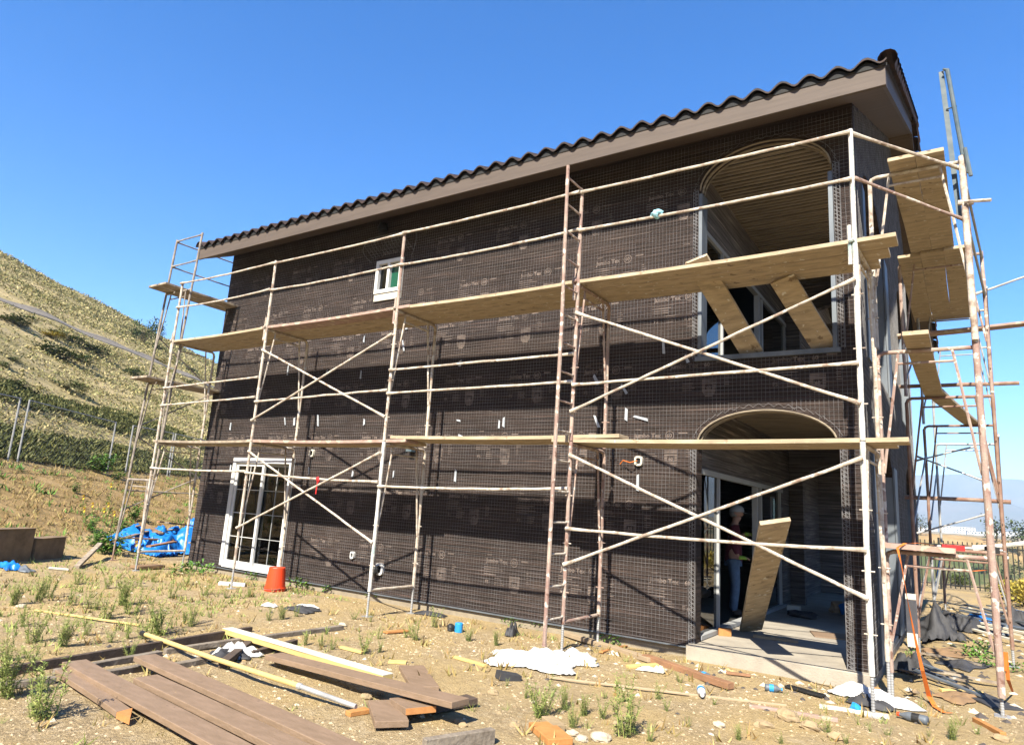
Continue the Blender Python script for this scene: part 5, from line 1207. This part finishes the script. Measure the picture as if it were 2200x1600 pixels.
tufts('dry_grass', pts, M['drygrass'], 'dry straw coloured grass scattered over the dirt lot')
pts = []
while len(pts) < 6000:
    s, t = rnd(8.2, 14.6), rnd(4, 34)
    if sst(8.2, 10, s)*.9+.5*noise.noise(V(s*.6, t*.6, 3)) > rnd(0, 1.1): pts.append((CX+NS.x*s+TS.x*t, CY+NS.y*s+TS.y*t, rnd(.7, 1.6)))
pts = [p for p in pts if not blocked(p[0], p[1])]
tufts('bank_grass', pts, M['drygrass'], 'dry golden grass covering the low bank on the left', hgt=(.05, .14), wd=.009, up_=(.2, 1.0))
# scrub over the hillside: more and smaller tufts near, fewer and larger far away
pts = []
while len(pts) < 34000:
    s = 14.8+80*rnd(0, 1)**1.6; t = s*rnd(1.1, 2.6) if rnd(0, 1) < .85 else rnd(0, 180); d = math.hypot(s, t)
    e = noise.noise(V(s*.13, t*.09, 5))+.6*noise.noise(V(s*.5, t*.5, 2))
    if e*1.1+.34+s*.006 > rnd(0, 1) and not abs(s-40.5) < 1.3: pts.append((CX+NS.x*s+TS.x*t, CY+NS.y*s+TS.y*t, rnd(.5, 1.2)*(.45+d/48)))
tufts('hillside_scrub', pts, M['scrub'], 'low dry olive and tan scrub covering the hillside', nb=(6, 9), hgt=(.05, .15), wd=.035, spread=.2, up_=(.0, .9))
pts = []
while len(pts) < 15000:
    s = rnd(14.4, 22); t = rnd(14, 46); e = noise.noise(V(s*.4, t*.18, 8))+.5*noise.noise(V(s*1.2, t*.8, 3))
    if t < s*1.05: continue
    a = s < 17.0+e*.8-.08*max(0, t-25); b = 18.3+e*.5-.05*(t-26) < s < 20.6+e*1.0-.03*(t-26) and 25 < t < 41
    if a or b: pts.append((CX+NS.x*s+TS.x*t, CY+NS.y*s+TS.y*t, rnd(.7, 1.25)))
tufts('green_ground_cover', pts, M['cover'], 'dense dark green ground cover on the bank behind the chain-link fence', nb=(12, 15), hgt=(.06, .2), wd=.03, spread=.25, up_=(.0, .95))

# individual shrubs on the hillside
def shrub_mesh(seed, n=1000):
    random.seed(seed); m = MB(); lobes = [(rnd(-.32, .32), rnd(-.32, .32), rnd(.12, .5), rnd(.2, .34)) for _ in range(8)]
    for k in range(n):
        lx, ly, lz, lr = random.choice(lobes); d = rdir(-.4, 1); p = V(lx, ly, lz)+d*lr*rnd(.5, 1.08)
        if p.z < 0: continue
        leaf(m, p, (d+V(rnd(-.8, .8), rnd(-.8, .8), rnd(-.2, .6))), rnd(.06, .13), rnd(.03, .06), .1)
    return m
def shrub_stem(seed):
    random.seed(seed); m = MB()
    for k in range(7): d = rdir(.5, 1); m.tube([V(0, 0, -.05), d*.2, d*rnd(.4, .6)], .015, 4, [.02, .014, .005])
    return m
sp_ = []
for i, mt in enumerate(('shrub', 'shrub', 'yshrub')):
    e = empty('shrub'); shrub_mesh(40+i).build('foliage', M[mt], e); shrub_stem(60+i).build('branches', M['stem'], e); sp_.append(e)
random.seed(5); su = [False]*3
for px, py, wpx, hpx, k, lb_ in ((34, 700, 92, 46, 0, 'dark green shrub below the upper drainage channel at the left edge'), (124, 768, 100, 50, 1, 'dark green shrub under the yellow shrub on the hillside'), (168, 776, 60, 30, 0, 'dark shrub just right of the yellow shrub on the hillside'), (108, 726, 56, 24, 2, 'golden yellow shrub on the hillside'), (202, 762, 74, 36, 1, 'grey green shrub beside the upper drainage channel'), (146, 732, 70, 30, 0, 'small dark shrub tucked against the upper drainage channel'),
                               (284, 808, 56, 34, 1, 'green shrub in the middle of the slope left of the tower'), (26, 774, 36, 22, 0, 'small dark shrub low on the slope near the left edge'), (8, 790, 34, 24, 1, 'dark shrub cut by the left edge of the photo'), (304, 738, 58, 62, 0, 'tall bushy green shrub near the skyline beside the scaffold tower'), (338, 752, 34, 22, 1, 'dark shrub on the skyline slope behind the tower'), (410, 800, 26, 22, 1, 'bright small shrub seen between tower and house'), (338, 776, 50, 12, 2, 'yellow green patch of brush behind the tower'), (278, 770, 14, 10, 2, 'tiny yellow green shrub by the channel'),
                               (138, 834, 66, 34, 0, 'low green shrub above the fence, right one of two'), (34, 832, 66, 34, 1, 'low green shrub above the fence, left one of two'), (402, 822, 26, 16, 0, 'dark low shrub behind the house corner')):
    p = hit(px, py); dep = (p-V(CX, CY, CZ)).dot(fw); o = sp_[k] if not su[k] else copy_tree(sp_[k]); su[k] = True
    o.location = p-V(0, 0, .1); o.rotation_euler.z = rnd(0, 6); w2 = 1.15*wpx/FPX*dep/1.1; o.scale = (w2, w2*rnd(.8, 1.1), (.95 if hpx > 55 else .62)*hpx/FPX*dep/.75); tag(o, lb_, 'shrub', 'shrubs on the hillside')

# ================================================================== STONES AND GRAVEL
def pebbles(name, pts, m, label):
    vs = []; fs = []
    for x, y, r_ in pts:
        z = ground(x, y); n = len(vs); q = [V(1, 0, 0), V(0, 1, 0), V(-1, 0, 0), V(0, -1, 0), V(0, 0, .75), V(0, 0, -.6)]; a = rnd(0, 6)
        for v in q:
            k = r_*rnd(.6, 1.3); X, Y = v.x*math.cos(a)-v.y*math.sin(a), v.x*math.sin(a)+v.y*math.cos(a); vs.append((x+X*k, y+Y*k, z+v.z*k*.8))
        for i in range(4): fs += [(n+i, n+(i+1) % 4, n+4), (n+(i+1) % 4, n+i, n+5)]
    me = bpy.data.meshes.new(name); me.from_pydata(vs, [], fs); me.update(); o = bpy.data.objects.new(name, me); COL.objects.link(o); me.materials.append(m); return tag(o, label, 'gravel', None, 'stuff')
random.seed(21); pts = []
while len(pts) < 26000:
    x, y = rnd(-9, 4), -.3-6.3*rnd(0, 1)**.8
    if noise.noise(V(x*.8, y*.8, 6))+.4 > rnd(0, 1): pts.append((x, y, .006+.016*rnd(0, 1)**5))
pebbles('gravel', pts, mat('gravel_stone', (.26, .19, .105), (.52, .41, .265), scale=1, island=.8, rough=.95, c3=(.43, .325, .185)), 'small tan gravel scattered over the dirt lot')
pts = [(rnd(-14, 4.5), rnd(-6.3, -.4), rnd(.012, .035)) for _ in range(420)]
pts += [(rnd(.25, 3.5), rnd(-1.2, 11), rnd(.02, .07)) for _ in range(330)] + [(rnd(-3.5, .6), rnd(-1.5, -.3), rnd(.012, .05)) for _ in range(120)]
pebbles('wood_chips', pts, mat('chip_mix', (.08, .07, .065), (.60, .52, .40), scale=1, island=1.0, rough=.9, c3=(.50, .34, .16)), 'small scattered chips and crumbs of building waste')
for i, (px, py, r_, mt) in enumerate(((1290, 1590, .075, 'stonew'), (1228, 1578, .045, 'stonew'), (1185, 1592, .05, 'stone'), (1250, 1592, .05, 'stonew'), (1690, 1545, .10, 'stone'), (1640, 1562, .07, 'stone'), (1740, 1566, .075, 'stone'), (1330, 1560, .05, 'stone'), (995, 1560, .035, 'stone'), (985, 1552, .04, 'stone'), (680, 1598, .05, 'stone'), (905, 1540, .03, 'stonew'), (400, 1528, .035, 'stone'), (45, 1305, .06, 'stonew'), (820, 1492, .04, 'stone'), (785, 1500, .05, 'stone'), (735, 1345, .06, 'stonew'), (1545, 1560, .05, 'stonew'), (1420, 1558, .04, 'stone'), (1105, 1560, .04, 'stone'), (1800, 1588, .07, 'stone'), (2150, 1590, .06, 'stone'), (290, 1500, .03, 'stone'), (1060, 1490, .05, 'stone'))):
    p = atg(px, py); m = MB(); m.blob(V(p.x, p.y, p.z+r_*.25), r_, r_*.8, r_*.55, i+3, .38, 14, 10)
    tag(m.build('rock', M[mt], None, 'base'), ('pale whitish' if mt == 'stonew' else 'tan brown')+' rock lying on the dirt in the foreground', 'rock', 'white rocks in the foreground' if mt == 'stonew' else 'tan rocks in the foreground')

# ================================================================== BEYOND THE FENCE
def tree(x, y, h_, seed, label, grp=None):
    random.seed(seed); z = ground(x, y); e = empty('tree', (x, y, z), label, 'tree', grp); m = MB(); m.tube([(x, y, z-.2), (x+.02*h_, y, z+h_*.3), (x, y, z+h_*.6)], .03*h_, 6, [.035*h_, .025*h_, .01*h_])
    for k in range(4): d = rdir(.3, .8); m.tube([(x, y, z+h_*.3), tuple(V(x, y, z+h_*.35)+d*h_*.3)], .01*h_, 5, [.014*h_, .004*h_])
    m.build('trunk', M['stem'], e); m = MB(); lobes = [(rnd(-.25, .25)*h_, rnd(-.25, .25)*h_, rnd(.35, .85)*h_, rnd(.12, .25)*h_) for _ in range(9)]
    for k in range(260):
        lx, ly, lz, lr = random.choice(lobes); d = rdir(-.8, 1); leaf(m, V(x+lx, y+ly, z+lz)+d*lr*rnd(.4, 1.1), d+rdir(-1, 1), .09*h_, .06*h_, .1)
    m.build('crown', M['tree'], e)
for i, (px, dep, h_) in enumerate(((1994, 95, 5.5), (2064, 110, 6.5), (2110, 130, 6), (2140, 150, 7), (2165, 120, 6), (2185, 140, 7), (1978, 160, 5), (2125, 180, 6), (2195, 170, 6))):
    d = ray(px, 1150); x, y = CX+d.x*dep, CY+d.y*dep
    tree(x, y, h_, 200+i, 'dark green tree in the valley beyond the iron fence', 'trees in the valley')
sp0 = sp_[2]
for i, (px, py, wd) in enumerate(((2188, 1296, 1.0), (2160, 1290, .8), (2205, 1310, 1.0), (2060, 1262, .7))):
    p = atg(px, py); o = copy_tree(sp_[1 if i % 2 else 2]); o.location = (p.x, p.y+.6, ground(p.x, p.y+.6)); o.scale = (wd, wd, wd*.8); tag(o, 'yellow green bush growing against the iron fence at the right', 'bush', 'bushes at the iron fence')
def block(x, y, w_, d_, h_, label, grp=None, rot=0.1, rows=3):
    z = ground(x, y); e = empty('city_building', (x, y, z), label, 'building', grp); q = Matrix.Rotation(rot, 3, 'Z'); m = MB(); m.box(V(x, y, z+h_/2-1), (w_, d_, h_+2), q); m.build('wall', M['citywall'], e)
    m = MB(); m.box(V(x, y, z+h_+.3), (w_*1.01, d_*1.01, .6), q); m.build('roof', M['concrete'], e); m = MB(); n = max(2, int(w_/5))
    for r_ in range(rows):
        for k in range(n): m.box(V(x, y, z)+q@V(-w_/2+(k+.5)*w_/n, -d_/2-.05, h_*(r_+.6)/rows), (w_/n*.5, .2, h_/rows*.45), q)
    m.build('window', M['dark'], e)
def far(px, dep): d = ray(px, 1150); return CX+d.x*dep, CY+d.y*dep
x, y = far(2056, 1250); block(x, y, 56, 18, 12, 'long white building far away on the valley floor seen through the scaffold')
x, y = far(2110, 1200); block(x, y, 46, 20, 5, 'low wide white building right of the long white building', None, .1, 1)
for i, (px, dep, w_, h_) in enumerate(((2150, 1350, 20, 6), (2172, 1300, 26, 5), (2190, 1400, 18, 7), (2165, 1600, 25, 8), (2210, 1250, 26, 6), (1985, 1500, 24, 6), (2004, 1700, 24, 7), (2135, 1800, 30, 9), (2183, 1900, 30, 10), (1970, 1350, 20, 5))):
    x, y = far(px, dep); block(x, y, w_, 12, h_, 'small pale far-off city block on the valley floor', 'far-off city blocks', rnd(-.3, .3), 2)

# ================================================================== HAZE
bpy.context.view_layer.update()
lo_, hi_ = V(1e9, 1e9, 1e9), V(-1e9, -1e9, -1e9)
for o in COL.objects:
    if o.type == 'MESH':
        for c_ in o.bound_box:
            p = o.matrix_world @ V(*c_)
            for k in range(3): lo_[k] = min(lo_[k], p[k]); hi_[k] = max(hi_[k], p[k])
m = MB(); m.bb(lo_-V(20, 20, 1), hi_+V(20, 20, 8)); hz = m.build('haze', haze_material()); hz['kind'] = 'stuff'; hz['label'] = 'thin blue haze filling the valley air'
